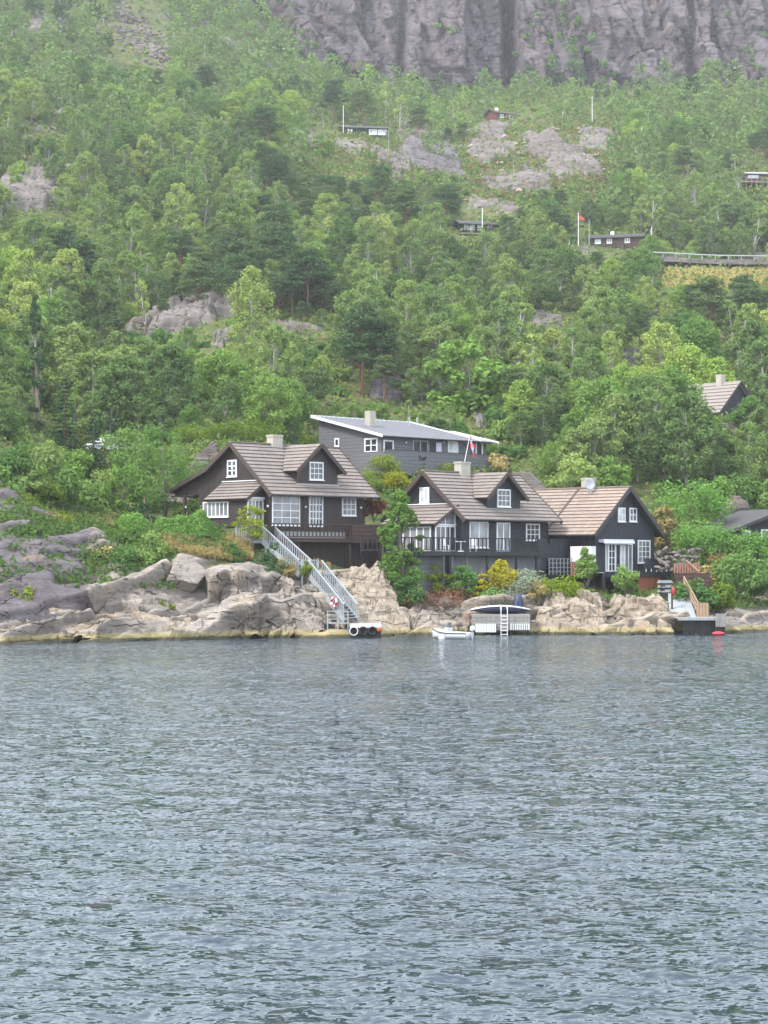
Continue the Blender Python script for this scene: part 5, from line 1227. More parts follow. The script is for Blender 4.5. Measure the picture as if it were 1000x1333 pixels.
for r, l_ in zip([(546, 806, 42, 50, 'rock_pale', .1), (578, 786, 56, 40, 'rock_pale', 0), (604, 812, 36, 38, 'rock_pale', .1), (560, 800, 30, 60, 'rock_shore', 0), (598, 790, 40, 30, 'rock_shore', .2)], ['tan boulder between the cream slab and the motorboat', 'overhanging tan block under the reddish heather', 'small tan boulder beside the boat berth', 'upright grey boulder behind the motorboat', 'grey boulder behind the overhanging tan block']):
    boulder(*r[:5], tilt=r[5], label=l_, group='boulders below the golden shrubs')
for r in [(270, 612, 60, 74, 'rock_hill', 0), (290, 596, 44, 46, 'rock_hill', 0), (222, 652, 56, 36, 'rock_hill', 0), (240, 625, 40, 30, 'rock_hill', .1)]:
    boulder(*r[:5], tilt=r[5], label='broken grey rock face beside the long back roof of the stair house', group='rock face behind the stair house', Y=167 if r[0] > 230 else 163, name='outcrop')
for r in [(950, 668, 44, 46, 'rock_hill', .3), (975, 680, 40, 36, 'rock_hill', .2)]:
    boulder(*r[:5], tilt=r[5], label='grey outcrop behind the low black cabin', group='outcrop behind the black cabin', name='outcrop')
boulder(692, 630, 50, 26, 'rock_hill', 'grey outcrop showing behind the ridge of the dark terrace house', Y=176, name='outcrop', tilt=.3)
LATE = [(6, 645, 60, 50, 'rock_hill', 'steep grey outcrop above the whaleback rock and the lawn', .5)]
# boulder bank beside the quay
for k in range(46):
    px = _rr.uniform(938, 1075); py = _rr.uniform(797, 819); w = _rr.uniform(10, 25)
    boulder(px, py, w, w*_rr.uniform(.6, .9), label='rounded pale boulder in the stony bank beside the quay', group='boulders banked beside the quay', meshes=SMALL, dep=1.0)
# dry stone wall above the lower deck: each stone a part
WST = [rock_mesh(1600+i, 'rock_hill', 3, 14, .05, 'stone') for i in range(4)]
w0 = P(880, 740, 160); SW = empty('stone_wall', w0, 0, 'dry stone wall of grey stones above the brown lower deck', 'wall')
for r_ in range(4):
    for k in range(9):
        px = 856+k*6.2+(r_ % 2)*3+_rr.uniform(-1.5, 1.5); py = 739-r_*7+_rr.uniform(-2.5, 2.5); p = P(px, py, 160.5+r_*.35)-w0
        put('stone', WST[(r_*3+k) % 4], SW, p, (_rr.uniform(-.3, .3), _rr.uniform(-.3, .3), _rr.uniform(0, 6)), (.25*_rr.uniform(.6, 1.4), .3, .25*_rr.uniform(.6, 1.3)))
# outcrops on the wooded slope: jointed bedrock breaking through the soil
def outcrop(px, py, w, h, mat, label, group, slant=.3, bulge=.36, name='outcrop'):
    yb, ym, yt = [float(q) for q in hits([px, px, px], [py+h*.5, py, py-h*.5])]
    if not (ym == ym): return
    if not (yt == yt) or yt > ym*1.12: yt = ym*1.06
    if not (yb == yb) or yb < ym*.88: yb = ym*.95
    W = w*ym/F; D = max(yt-yb, W*.35); Xc = (px-500)/F*ym; nx_, ny_ = 64, 44
    gx, gy = np.meshgrid(np.linspace(-1.15, 1.15, nx_), np.linspace(-1.15, 1.15, ny_)); sd = int(px*3+py*7) % 97
    X = Xc + gx*W/2; Y = (yb+yt)/2 + gy*D/2 + gx*slant*D*.25; hgt = h*ym/F
    r_ = np.hypot(gx, gy) + .30*fbm(gx*1.6+sd, gy*1.6, 3, 31); prof = 1-sstep(.55, 1.0, r_)
    cs = max(W, 3.0)/5; p_ = gx*W/2+gy*D/4; q_ = gy*D/2-gx*W*.2; o1, e1 = blocks(p_/cs+sd, q_/(cs*.7), sd); o2, e2 = blocks(p_/(cs*.4)+sd, q_/(cs*.3), sd+9)
    rel = o1*.5 + o2*.2 - .3*(1-sstep(0, .04, e1)) - .1*(1-sstep(0, .05, e2)) + fbm(p_/(cs*.25), q_/(cs*.25), 2, 19)*.1
    up = hgt*bulge*prof*(.75+.55*rel) + rel*prof*cs*.22 - (1-prof)*hgt*.25
    Z = H(X, Y)+up*.8; Y = Y-up*.45; c = np.array([Xc, (yb+yt)/2, 0]); c[2] = float(H(c[0:1], c[1:2])[0])
    v = np.stack([X, Y, Z], -1).reshape(-1, 3)-c
    return tag(put(name, np_mesh('outcrop', v, grid_faces(ny_, nx_), M[mat]), None, c), label, 'rock', group)
HILL = [(45, 252, 130, 80, .5, 'long grey rock slab slanting down through the birches above the ivy-clad column', 'rock_hill'), (232, 420, 170, 84, .6, 'broken grey outcrop in the middle of the wood above the stair house', 'rock_hill'), (300, 440, 50, 40, .3, 'small grey rock below the end of the broken outcrop', 'rock_hill'),
 (385, 428, 100, 28, .4, 'long low grey slab among trees above the flat-roofed house', 'rock_hill'), (708, 416, 64, 26, .4, 'pale slab among the trees below the red pennant pole', 'rock_hill'), (820, 466, 50, 26, .3, 'small grey slab in the wood above the awning house', 'rock_hill'),
 (525, 507, 100, 50, .3, 'grey outcrop just above the flat-roofed house', 'rock_purple'), (625, 548, 22, 38, 0, 'upright grey rock behind the corner of the flat-roofed house', 'rock_hill'),
 (322, 288, 40, 52, .3, 'dark grey outcrop beside the brown dead tree', 'rock_purple'), (400, 292, 30, 24, .2, 'small pale rock beside the brown dead tree', 'rock_hill'), (58, 168, 46, 18, .3, 'rounded grey slab high on the slope under the scree', 'rock_hill'), (98, 152, 70, 30, .6, 'reddish slanting slab high on the slope beside the rounded slab', 'rock_hill'), (240, 268, 44, 18, .4, 'small slab in the birches below the scree', 'rock_hill'), (130, 300, 60, 28, .4, 'grey rock among white-trunked birches', 'rock_purple'), (350, 455, 44, 24, .3, 'half-hidden rock below the long low slab', 'rock_hill'), (15, 440, 40, 26, .2, 'brownish rock beside the ivy-clad column', 'rock_hill'), (690, 350, 40, 16, .2, 'small slab below the red pennant pole', 'rock_hill'), (60, 40, 80, 40, .3, 'grey rock band beside the scree', 'rock_hill'), (300, 60, 60, 30, .3, 'grey rock in the trees under the cliff', 'rock_hill')]
for (px, py, w, h, m, l, t) in LATE: outcrop(px, py, w, h, m, l, None, t)
for (px, py, w, h, t, l, m) in HILL: outcrop(px, py, w, h, m, l, None, t)
KNOLL = [(412, 184, 46, 26, 'rock_hill', 'pale blocky rock at the end of the knoll of the black cabin'), (472, 192, 84, 20, 'rock_hill', 'pale craggy rock directly under the black knoll cabin'), (550, 176, 96, 24, 'rock_hill', 'long pale slab beside the black knoll cabin'), (555, 208, 110, 38, 'rock_purple', 'dark purple rock face below the long pale slab'), (515, 218, 50, 30, 'rock_hill', 'grey rock beside the dark purple face'),
    (642, 176, 60, 30, 'rock_hill', 'pale crag below the small red cabin'), (635, 200, 80, 34, 'rock_hill', 'grey rock below the pale crag'), (712, 190, 80, 44, 'rock_hill', 'broad rock in the middle of the bare knoll'), (750, 212, 90, 36, 'rock_hill', 'grey rock low on the bare knoll'), (775, 182, 70, 28, 'rock_hill', 'grey rock high on the flank of the bare knoll'), (685, 232, 110, 34, 'rock_hill', 'grey rock at the foot of the bare knoll'), (625, 264, 50, 16, 'rock_hill', 'grey rock above the veranda cabin'), (660, 272, 40, 14, 'rock_hill', 'low rock beside the veranda cabin'), (704, 316, 18, 12, 'rock_hill', 'single grey rock between veranda cabin and pennant pole'), (990, 335, 34, 18, 'rock_hill', 'grey rock above the guard rail'), (760, 324, 40, 14, 'rock_hill', 'grey rock at the foot of the pennant pole')]
for (px, py, w, h, m, l) in KNOLL: outcrop(px, py, w*1.15, h*1.2, m, l, None, .15, .2)
for k in range(60):
    px, py = _rr.uniform(605, 810), _rr.uniform(160, 262); w = _rr.uniform(5, 13)
    if abs(px-700) > 110-(py-150)*.1: continue
    boulder(px, py, w, w*.7, 'rock_pale', 'small pale stone strewn on the bare knoll under the red cabin', 'stones strewn on the bare knoll', meshes=SMALL, dep=1)
# scree gully below the cliff: too many stones to count
vv, ff, off = [], [], 0
sv = [np.array([x.co[:] for x in m.vertices]) for m in (rock_mesh(1700+i, 'rock_hill', 2, 8, .05, 'scree') for i in range(4))]
sf = np.array([list(p.vertices) for p in bpy.data.meshes[bpy.data.meshes.find('scree')].polygons])
rs = np.random.RandomState(5); n = 650; t = rs.rand(n); spx_ = 105+t*115+rs.randn(n)*13*(1+.8*(1-t)); spy_ = -25+t*112+rs.randn(n)*8; sY = hits(spx_, spy_)
for a, b, c in zip(spx_, spy_, sY):
    if not (c == c): continue
    k = rs.randint(4); r_ = c/F*rs.uniform(2.2, 5.0); ang = rs.rand()*6.28; ca, sa = math.cos(ang), math.sin(ang)
    q = sv[k]*[r_*1.2, r_, r_*.8]; q = np.stack([q[:, 0]*ca-q[:, 1]*sa, q[:, 0]*sa+q[:, 1]*ca, q[:, 2]], 1) + [(a-500)/F*c, c, CAMZ+(HZ-b)/F*c]
    vv.append(q); ff.append(sf+off); off += len(q)
tag(put('scree', np_mesh('scree_stones', np.concatenate(vv), np.concatenate(ff), M['rock_hill'])), 'grey scree of loose stones spilling down under the cliff', 'scree', kind='stuff')

# ------------------------------------------------------------------ planted and wild growth near the houses
def base_at(px, py, Y=None):
    if Y is None: Y = float(hits([px], [py])[0])
    p = P(px, py, Y); p.z = hz(p.x, p.y); return p
def bush_at(px, pyb, w, h, leaf, label, cat='shrub', Y=None, seed=0, name='shrub', clumps=22, per=90, size=.10, group=None, **k):
    """bush w x h survey pixels with its foot at (px, pyb)"""
    p = base_at(px, pyb, Y); s = p.y/F; foot = P(px, pyb, p.y).z
    ms = bush(seed*13+7, leaf, w*s*1.12, h*s*1.28, clumps, per, size, **k)
    e = empty(name, (p.x, p.y, foot), _rr.uniform(0, 6), label, cat, group); put('stem', ms[0], e); put('foliage', ms[1], e)
    if foot > p.z+.1: pass
    return e
bush_at(353, 772, 44, 64, 'needle_pine', 'dark green bush growing beside the grey stair', seed=1, size=.09, clumps=30, Y=143.2)
bush_at(372, 752, 26, 26, 'leaf_dry', 'dry yellow grass tuft on the rock beside the grey stair', 'grass', seed=2, size=.10, name='grass_tuft', elong=4, Y=143)
bush_at(402, 752, 18, 22, 'leaf_goldgreen', 'yellow-green grass tuft under the stair landing', 'grass', seed=3, size=.09, name='grass_tuft', elong=4, Y=143)
bush_at(304, 738, 28, 30, 'leaf_shrub', 'loose green bush under the stair platform', seed=4, Y=144.5)
bush_at(160, 752, 56, 38, 'leaf_shrub', 'leafy bush on the rocks below the hedge', seed=5); bush_at(192, 748, 46, 60, 'leaf_shrub', 'tall loose bush on the rocks under the hedge', seed=6, clumps=26)
bush_at(130, 735, 40, 24, 'leaf_dry', 'brown heathery scrub on the slab below the lawn', seed=7); bush_at(25, 792, 46, 34, 'leaf_fern', 'bright green tuft in the corner of the whaleback', seed=8)
bush_at(172, 768, 38, 22, 'leaf_shrub', 'low green bush above the pale ledges', seed=9); bush_at(212, 795, 28, 14, 'leaf_goldgreen', 'yellow-green grass tuft on the pale ledge', 'grass', seed=10, name='grass_tuft', elong=4)
bush_at(120, 748, 26, 14, 'leaf_goldgreen', 'small grass tuft in a joint of the dark slab', 'grass', seed=11, name='grass_tuft', elong=4); bush_at(70, 690, 70, 16, 'leaf_goldgreen', 'grassy ledge on the slab below the lawn', 'grass', seed=12, name='grass_tuft', elong=4)
bush_at(30, 672, 70, 24, 'leaf_fern', 'ferny ledge above the whaleback rock', 'fern', seed=13, name='fern_clump', elong=3); bush_at(95, 712, 40, 14, 'leaf_goldgreen', 'grass strip in the joint between grey slabs', 'grass', seed=14, name='grass_tuft', elong=4)
# hedges
def hedge(x0, y0, x1, y1, w, h, leaf, label, seed, n=7000, size=.08):
    a, b = P(*x0), P(*x1); rs = np.random.RandomState(seed); L = (b-a).length; t = rs.rand(n)
    c = np.outer(1-t, np.array(a)) + np.outer(t, np.array(b)); th = rs.rand(n)*math.pi; bulge = 1+.22*np.sin(t*L*1.7+seed)+.12*np.sin(t*L*4.1)+.06*rs.randn(n)
    end = np.clip(np.minimum(t, 1-t)*L/(w*.7), 0, 1)**.5
    rr = (.78+.22*rs.rand(n)**.4)*bulge
    off = np.stack([np.zeros(n), np.cos(th)*w/2*rr*end, np.sin(th)*h*rr*end], 1); d = (b-a).normalized(); side = np.array([-d.y, d.x, 0])
    q = c + off[:, 1:2]*side + np.array([0, 0, 1])*off[:, 2:3]
    nn = off[:, 1:2]*side/(w*w) + np.array([0, 0, 1])*off[:, 2:3]/(h*h); nn = nn/np.linalg.norm(nn+1e-9, axis=1, keepdims=True) + .6*rs.randn(n, 3); nn /= np.linalg.norm(nn, axis=1, keepdims=True)
    v, f = leaf_quads(q, nn, size, rs, 1.5); e = empty('hedge', a.lerp(b, .5), 0, label, 'hedge'); o = put('foliage', np_mesh('foliage', v-np.array(a.lerp(b, .5)), f, M[leaf]), e)
    m = MB()
    for k in range(int(L/.6)):
        p = a.lerp(b, (k+.5)/int(L/.6))-a.lerp(b, .5); m.tube([p+Vector((0,0,-.6)), p+Vector((.05,.05,h*.5)), p+Vector((-.1,0,h*.85))], [.05, .04, .01], 4, cap=False)
    m.build('stem', M['trunk_grey'], e)
hedge((150, 692, 146.3), 0, (203, 692, 146.8), 0, 2.2, 1.45, 'leaf_hedge', 'rounded clipped green hedge beside the lawn', 1, 8000)
hedge((199, 694, 146.5), 0, (286, 699, 147.0), 0, 1.8, 1.4, 'leaf_hedge', 'long clipped green hedge in front of the stair house', 2, 13000)
p = base_at(330, 706, 146.3); p.z = P(330, 712, 146.3).z
willow = broad_tree(71, 2.9, 2.7, 30, 60, .085, 'leaf_goldgreen', 'trunk_grey', .3); plant('x', p, 1.0, name='young_tree', label='young yellow-green tree in front of the glazed lean-to', cat='tree', meshes=willow)
p = base_at(523, 772, 147); p.z = P(523, 775, 147).z
tall = broad_tree(72, 7.4, 3.1, 95, 100, .11, 'leaf_lime', 'trunk_grey', .04, .7); plant('x', p, 1.0, name='tall_shrub', label='tall light green shrub between the two dormer houses', cat='tree', meshes=tall)
bush_at(530, 800, 44, 50, 'leaf_shrub', 'grey-green bush at the foot of the tall light shrub', seed=20, Y=146, clumps=30)
bush_at(487, 672, 30, 28, 'leaf_red', 'red-leaved bush behind the brown terrace', seed=21, Y=158)
bush_at(572, 775, 48, 40, 'leaf_goldgreen', 'wide green-gold conifer shrub before the basement', seed=22, Y=149.2, size=.08, clumps=26, flat=.5)
bush_at(603, 776, 40, 40, 'leaf_hedge', 'round green conifer shrub between golden shrubs', seed=23, Y=148.8, size=.08, clumps=26, flat=.5)
p = P(627, 773, 148.6); e = empty('golden_conifer', p, 0, 'small pointed golden conifer before the terrace', 'conifer'); gm = spruce_tree(81, 1.75, 1.0, 'leaf_gold', .8)
gm = (gm[0], gm[1]); put('trunk', gm[0], e); put('crown', gm[1], e)
bush_at(652, 770, 38, 40, 'leaf_gold', 'round golden yellow shrub below the dark terrace', seed=24, Y=149, size=.09)
bush_at(690, 776, 70, 34, 'leaf_white', 'white flowering bush below the terrace stair', seed=25, Y=149, clumps=26)
bush_at(640, 785, 40, 16, 'leaf_shrub', 'low grey-green bush on the rock edge below the golden shrub', seed=26, Y=147); bush_at(545, 765, 34, 26, 'leaf_shrub', 'green bush beside the basement wall', seed=27, Y=149.5)
bush_at(575, 784, 80, 9, 'leaf_heath', 'reddish heather hanging over the tan boulders', 'heather', seed=28, Y=147, name='heather', size=.07)
bush_at(535, 790, 40, 16, 'leaf_heath', 'reddish heather beside the cream slab', 'heather', seed=29, Y=146, name='heather', size=.07)
bush_at(725, 778, 60, 26, 'leaf_goldgreen', 'yellow-green heathy growth on the rocks below the trellis', seed=30, Y=148.5); bush_at(700, 782, 30, 24, 'leaf_dry', 'dry yellow grass on the rock beside the berth', 'grass', seed=31, Y=147.5, name='grass_tuft', elong=4)
bush_at(816, 770, 32, 34, 'leaf_shrub', 'green bush in front of the glazed doors under the awning', seed=32, Y=154.5, clumps=26); bush_at(765, 757, 26, 44, 'leaf_shrub', 'green bush climbing beside the frosted screen', seed=33, Y=157.5, clumps=46)
bush_at(785, 668+30, 1, 1, 'leaf_shrub', 'tiny sprig', seed=34, Y=170) if False else None
for i, (px, pyb, w, h, lf, l, Yq) in enumerate([(895, 680, 100, 62, 'leaf_hedge', 'big bright green bush behind the awning house', 172), (930, 655, 40, 34, 'leaf_lime', 'light green bush beside the outcrop', 180), (905, 800, 56, 46, 'leaf_shrub', 'dark green bush beside the boardwalk railing', 150), (938, 795, 40, 34, 'leaf_fern', 'bright green bush above the quay', 151), (965, 765, 70, 46, 'leaf_shrub', 'loose green scrub above the boulder bank', 156), (1005, 775, 60, 44, 'leaf_shrub', 'green scrub at the end of the boulder bank', 158), (862, 720, 36, 60, 'leaf_dry', 'dry orange-brown growth beside the black gable', 170), (920, 770, 30, 34, 'leaf_dry', 'dry orange grass bank beside the lower deck', 160), (938, 748, 40, 40, 'leaf_dry', 'dry rusty bracken above the green scrub', 164), (745, 640, 60, 46, 'leaf_birch', 'green bush behind the tan roof', 182), (800, 640, 40, 46, 'leaf_lime', 'light green bush behind the satellite dish', 184)]):
    bush_at(px, pyb, w, h, lf, l, seed=40+i, Y=Yq, clumps=28, per=85, size=.145)
for i, (px, pyb, w, h) in enumerate([(905, 715, 60, 34), (935, 725, 80, 40), (970, 725, 60, 34), (900, 745, 44, 26), (1010, 728, 60, 34), (950, 705, 60, 26)]):
    bush_at(px, pyb, w, h, 'leaf_hedge', 'thick bright green fern on the slope above the lower deck', 'fern', seed=60+i, name='fern_clump', clumps=24, per=85, size=.145, elong=3, group='ferns above the lower deck')
for i, (px, pyb, w, h, lf) in enumerate([(345, 578, 70, 22, 'leaf_fern'), (395, 582, 60, 20, 'leaf_fern'), (300, 572, 60, 20, 'leaf_fern'), (470, 612, 60, 26, 'leaf_fern'), (500, 625, 50, 34, 'leaf_fern'), (525, 622, 50, 22, 'leaf_goldgreen'), (515, 640, 40, 26, 'leaf_gold'), (480, 640, 40, 26, 'leaf_fern'), (440, 600, 40, 22, 'leaf_fern'), (575, 618, 40, 12, 'leaf_fern'), (650, 615, 34, 22, 'leaf_dry'), (250, 575, 50, 18, 'leaf_fern')]):
    bush_at(px, pyb, w, h, lf, 'light green fern on the bank between the steep roofs and the flat-roofed house', 'fern', seed=80+i, name='fern_clump', clumps=20, per=85, size=.145, elong=3, group='ferns on the bank')
for i, (px, pyb, w, h, lf, l) in enumerate([(215, 662, 100, 105, 'leaf_broad', 'big round dark green tree beside the back roof of the stair house'), (160, 668, 60, 60, 'leaf_lime', 'light green bush at the edge of the lawn'), (70, 672, 90, 60, 'leaf_broad', 'broad dark green bush along the lawn'), (30, 660, 60, 60, 'leaf_shrub', 'green bush at the end of the lawn'), (115, 672, 60, 44, 'leaf_shrub', 'green bush below the white car'), (60, 640, 70, 60, 'leaf_birch', 'yellow-green bush beside the dark spruce'), (100, 622, 50, 40, 'leaf_lime', 'yellow-green bush under the spruces'), (185, 610, 90, 60, 'leaf_broad', 'dark green tree behind the round tree'), (140, 655, 40, 50, 'leaf_birch', 'light green bush between the spruces and the lawn'), (5, 600, 60, 70, 'leaf_broad', 'green tree above the steep outcrop')]):
    Yq = 158+4*(i % 3) if pyb > 650 else 172
    p = P(px, pyb, Yq); s = Yq/F
    if h > 55: plant('x', p, 1, name='garden_tree', label=l, cat='tree', meshes=broad_tree(700+i, h*s*1.05, w*s*1.05, 46, 90, .12, lf, 'trunk_grey', .05))
    else: bush_at(px, pyb, w, h, lf, l, seed=100+i, Y=Yq, clumps=28, per=85, size=.145)
for i, (px, pyb, w, h, lf) in enumerate([(12, 655, 40, 30, 'leaf_shrub'), (38, 640, 44, 36, 'leaf_birch'), (60, 655, 40, 30, 'leaf_fern'), (20, 622, 50, 40, 'leaf_broad'), (85, 650, 40, 34, 'leaf_shrub'), (-15, 640, 50, 40, 'leaf_shrub'), (55, 618, 50, 40, 'leaf_aspen'), (0, 668, 40, 20, 'leaf_fern')]):
    bush_at(px, pyb, w, h, lf, 'leafy bush on the slope between the steep outcrop and the lawn', seed=130+i, clumps=26, per=85, size=.145, group='bushes between outcrop and lawn')
for i, (px, pyb, w, h, lf) in enumerate([(965, 655, 50, 36, 'leaf_shrub'), (990, 640, 60, 44, 'leaf_birch'), (1010, 665, 50, 40, 'leaf_shrub'), (950, 630, 44, 34, 'leaf_aspen'), (985, 615, 50, 40, 'leaf_broad'), (1030, 640, 60, 50, 'leaf_broad')]):
    bush_at(px, pyb, w, h, lf, 'leafy bush on the slope behind the low black cabin', seed=150+i, clumps=26, per=85, size=.145, group='bushes behind the low black cabin')
plant('x', base_at(188, 676, 150), 1, name='clipped_conifer', label='small dark pointed conifer between hedge and lawn', cat='conifer', meshes=spruce_tree(90, 1.9, 1.5))
plant('x', P(170, 680, 151), 1, name='clipped_conifer', label='tiny dark conifer at the edge of the lawn', cat='conifer', meshes=spruce_tree(91, 1.5, 1.2))
plant('x', F1.w(-1.2, F1.fy(243, -1.2), -.3), 1, name='clipped_conifer', label='dark clipped conifer under the back eave of the stair house', cat='conifer', meshes=spruce_tree(92, 1.5, 1.5))
lw = MB(); c0 = P(112, 682, 152)
gx, gy = np.meshgrid(np.linspace(-3.6, 3.6, 30), np.linspace(-5, 4.5, 26)); lzz = H(gx+c0.x, gy+c0.y)+.03
tag(put('lawn', np_mesh('lawn', np.stack([gx+c0.x, gy+c0.y, lzz], -1).reshape(-1, 3), grid_faces(26, 30), M['lawn'], True)), kind='structure')
# grass and low herbs on the soil edge, too many to count
def cover(name, label, boxes, leaf, n, size, elong, lift, seed, tall=1.0):
    rs = np.random.RandomState(seed); V = []; Fc = []; o = 0
    for (x0, y0, x1, y1, wgt) in boxes:
        k = int(n*wgt); px = rs.uniform(x0, x1, k); py = rs.uniform(y0, y1, k); Y = hits(px, py); g = np.isfinite(Y); px, py, Y = px[g], py[g], Y[g]
        X = (px-500)/F*Y; keep = pn(X/2.2, Y/2.2, seed)+.25*rs.randn(len(X)) > -.25; X, Y = X[keep], Y[keep]; Z = H(X, Y)+lift*rs.rand(len(X))
        m = len(X); nn = rs.randn(m, 3)*[1, 1, .5] + [0, -.5, .6]; nn /= np.linalg.norm(nn, axis=1, keepdims=True)
        v, f = leaf_quads(np.stack([X, Y, Z], 1), nn, size, rs, elong); v = v + 0; V.append(v); Fc.append(f+o); o += len(v)
    if V: tag(put(name, np_mesh(name, np.concatenate(V), np.concatenate(Fc), M[leaf])), label, 'grass', kind='stuff')
cover('dry_grass', 'dry straw-coloured grass along the rock edge', [(205, 698, 330, 734, 2.4), (60, 672, 150, 700, .4), (850, 660, 940, 760, .8), (690, 755, 790, 780, .4), (360, 735, 430, 770, .3), (600, 770, 700, 790, .2)], 'leaf_dry', 5000, .13, 4.0, .35, 3)
cover('ground_herbs', 'green herbs and low scrub round the houses', [(0, 655, 295, 720, 1.2), (0, 590, 240, 660, 1.5), (500, 600, 720, 790, 1.2), (720, 700, 1000, 795, 1.6), (0, 700, 230, 790, .7), (230, 560, 560, 680, 1.6), (850, 590, 1030, 700, 1.8)], 'leaf_under', 7000, .17, 2.0, .45, 4)

# ------------------------------------------------------------------ cabins up the slope, poles, road, car, flags
def cabin(name, label, px, py, Y, deg, L, W, hw, rise, wall, roofm, wins=(), ov=.5, chim=None, deck=None, cat='cabin', ridge='x', courses_n=0):
    """gabled cabin: L along x (front towards -y), W deep, wall height hw; ridge along x or y"""
    Yh = float(hits([px+L*.5*F/Y], [py])[0])
    if Yh == Yh and Y > 300: k = Yh/Y; Y = Yh; L, W, hw, rise, ov = L*k, W*k, hw*k, rise*k, ov*k; wins = [(a, *[q*k for q in b], c, d) for a, *b, c, d in wins]; chim = chim and (chim[0]*k, chim[1]*k, *chim[2:]); deck = deck and (deck[0]*k, deck[1]*k, deck[2]*k, deck[3])
    f = Frame(px, py, Y, deg); h = empty(name, f.o, f.a, label, cat)
    if ridge == 'x':
        body = MB().prism([(0,-2.0),(W,-2.0),(W,hw),(W/2,hw+rise),(0,hw)], lambda a, z, d: (d, a, z), 0, L); sl = rise/(W/2)
        A, B = (-ov, W/2, hw+rise+.1), (L+ov, W/2, hw+rise+.1)
        e = [((L+ov, -ov, hw-ov*sl+.1), (-ov, -ov, hw-ov*sl+.1)), ((L+ov, W+ov, hw-ov*sl+.1), (-ov, W+ov, hw-ov*sl+.1))]
    else:
        body = MB().prism([(0,-2.0),(L,-2.0),(L,hw),(L/2,hw+rise),(0,hw)], lambda a, z, d: (a, d, z), 0, W); sl = rise/(L/2)
        A, B = (L/2, -ov, hw+rise+.1), (L/2, W+ov, hw+rise+.1)
        e = [((-ov, W+ov, hw-ov*sl+.1), (-ov, -ov, hw-ov*sl+.1)), ((L+ov, W+ov, hw-ov*sl+.1), (L+ov, -ov, hw-ov*sl+.1))]
    body.build('wall', M[wall], h)
    r = MB()
    for c, d in e: slab(r, A, B, c, d, .14)
    ro = r.build('roof', M[roofm], h)
    if courses_n:
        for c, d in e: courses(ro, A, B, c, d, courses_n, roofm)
    for c, d in e:
        for u, v in ((A, d), (B, c)): MB().bar(Vector(u)-Vector((0,0,.06)), Vector(v)-Vector((0,0,.06)), .08, .22).build('bargeboard', M['dark_trim'], ro)
    for (kind, a0, a1, z0, z1, cols, g) in wins:
        window(h, front(0) if kind == 'f' else leftf(0), a0, a1, z0, z1, cols, 1, g, .12, .08)
    if chim:
        c = MB().box(chim[0]-.35, chim[0]+.35, chim[1]-.35, chim[1]+.35, hw, hw+rise+chim[2]).build('chimney', M[chim[3]], h)
    if deck:
        MB().box(deck[0], deck[1], -deck[2], -.02, -.25, -.05).build('deck', M['weathered_wood'], h)
        n = int((deck[1]-deck[0])/1.2)
        for i in range(n+1): x = deck[0]+(deck[1]-deck[0])*i/n; MB().box(x-.06, x+.06, -deck[2], -deck[2]+.12, -2.5, .85).build('deck_post', M[deck[3]], h)
        MB().box(deck[0], deck[1], -deck[2]-.03, -deck[2]+.15, .86, .95).build('deck_rail', M[deck[3]], h)
    return h
cabin('cabin', 'black cabin with big pale windows on the rock knoll', 447, 178, 498, 8, 11.0, 6.0, 2.3, 1.0, 'black_timber', 'roof_dark', [('f', 6.2, 8.2, .7, 2.0, 2, 'glass_blind'), ('f', 8.4, 10.6, .7, 2.0, 2, 'glass_blind'), ('f', 1.0, 2.2, .8, 1.9, 1, 'glass_blind')])
cabin('cabin', 'small red cabin with brown roof on top of the bare knoll', 645, 155, 560, 30, 8.6, 5.0, 1.9, 1.1, 'red_paint', 'rake_brown', [('f', 1.5, 2.6, .6, 1.5, 1, 'glass_grey'), ('f', 4.5, 6.5, .6, 1.6, 2, 'glass')], chim=(2.0, 2.5, .7, 'white_paint'))
cabin('cabin', 'black cabin with white veranda windows and a white flagpole in front', 602, 304, 430, 12, 7.0, 5.0, 2.2, .9, 'black_timber', 'roof_dark', [('f', .4, 1.3, .8, 1.9, 1, 'glass_blind'), ('f', 1.5, 2.6, .8, 1.9, 2, 'glass_blind'), ('f', 3.2, 4.2, .8, 1.9, 1, 'glass_blind'), ('f', 5.4, 6.4, .8, 1.9, 1, 'glass_grey')], deck=(-.8, 7.4, 1.6, 'black_timber'), ov=.9)
cabin('cabin', 'long red-brown cabin with dark roof and white chimney beside the pennant pole', 768, 321, 415, -14, 10.4, 5.0, 1.7, .9, 'deck_brown', 'roof_dark', [('f', 1, 2.2, .5, 1.4, 2, 'glass_blind'), ('f', 3.4, 4.4, .5, 1.4, 2, 'glass_grey'), ('f', 7, 8, .5, 1.4, 2, 'glass_grey')], chim=(4.2, 2.5, .6, 'white_paint'))
cabin('cabin', 'red cabin with pale roof above a grey deck in the trees', 970, 238, 460, 5, 9.0, 5.0, 2.1, .7, 'red_paint', 'pale_grey_paint', [('f', .6, 3.0, 1.1, 1.7, 3, 'glass_blind')], deck=(-1.5, 9.4, 2.2, 'weathered_wood'))
cabin('house', 'dark green house with tan tiled roof and chimney half hidden in trees', 936, 566, 213, 42, 6.2, 7.0, 2.6, 3.0, 'black_gable', 'roof_pale', [('f', 2.5, 4.0, 1.5, 2.6, 2, 'glass_grey')], chim=(3.0, 2.2, .9, 'chimney_stone'), cat='house', ridge='y', courses_n=9)
cabin('cabin', 'low black cabin with wide shallow roof beside the grey outcrop', 958, 713, 168, 20, 8.5, 6.0, 1.6, 1.5, 'black_timber', 'roof_dark', [('f', 2.3, 3.1, .3, 1.5, 1, 'glass'), ('f', .6, 1.3, .5, 1.4, 1, 'glass_grey')], ridge='y', ov=.9)
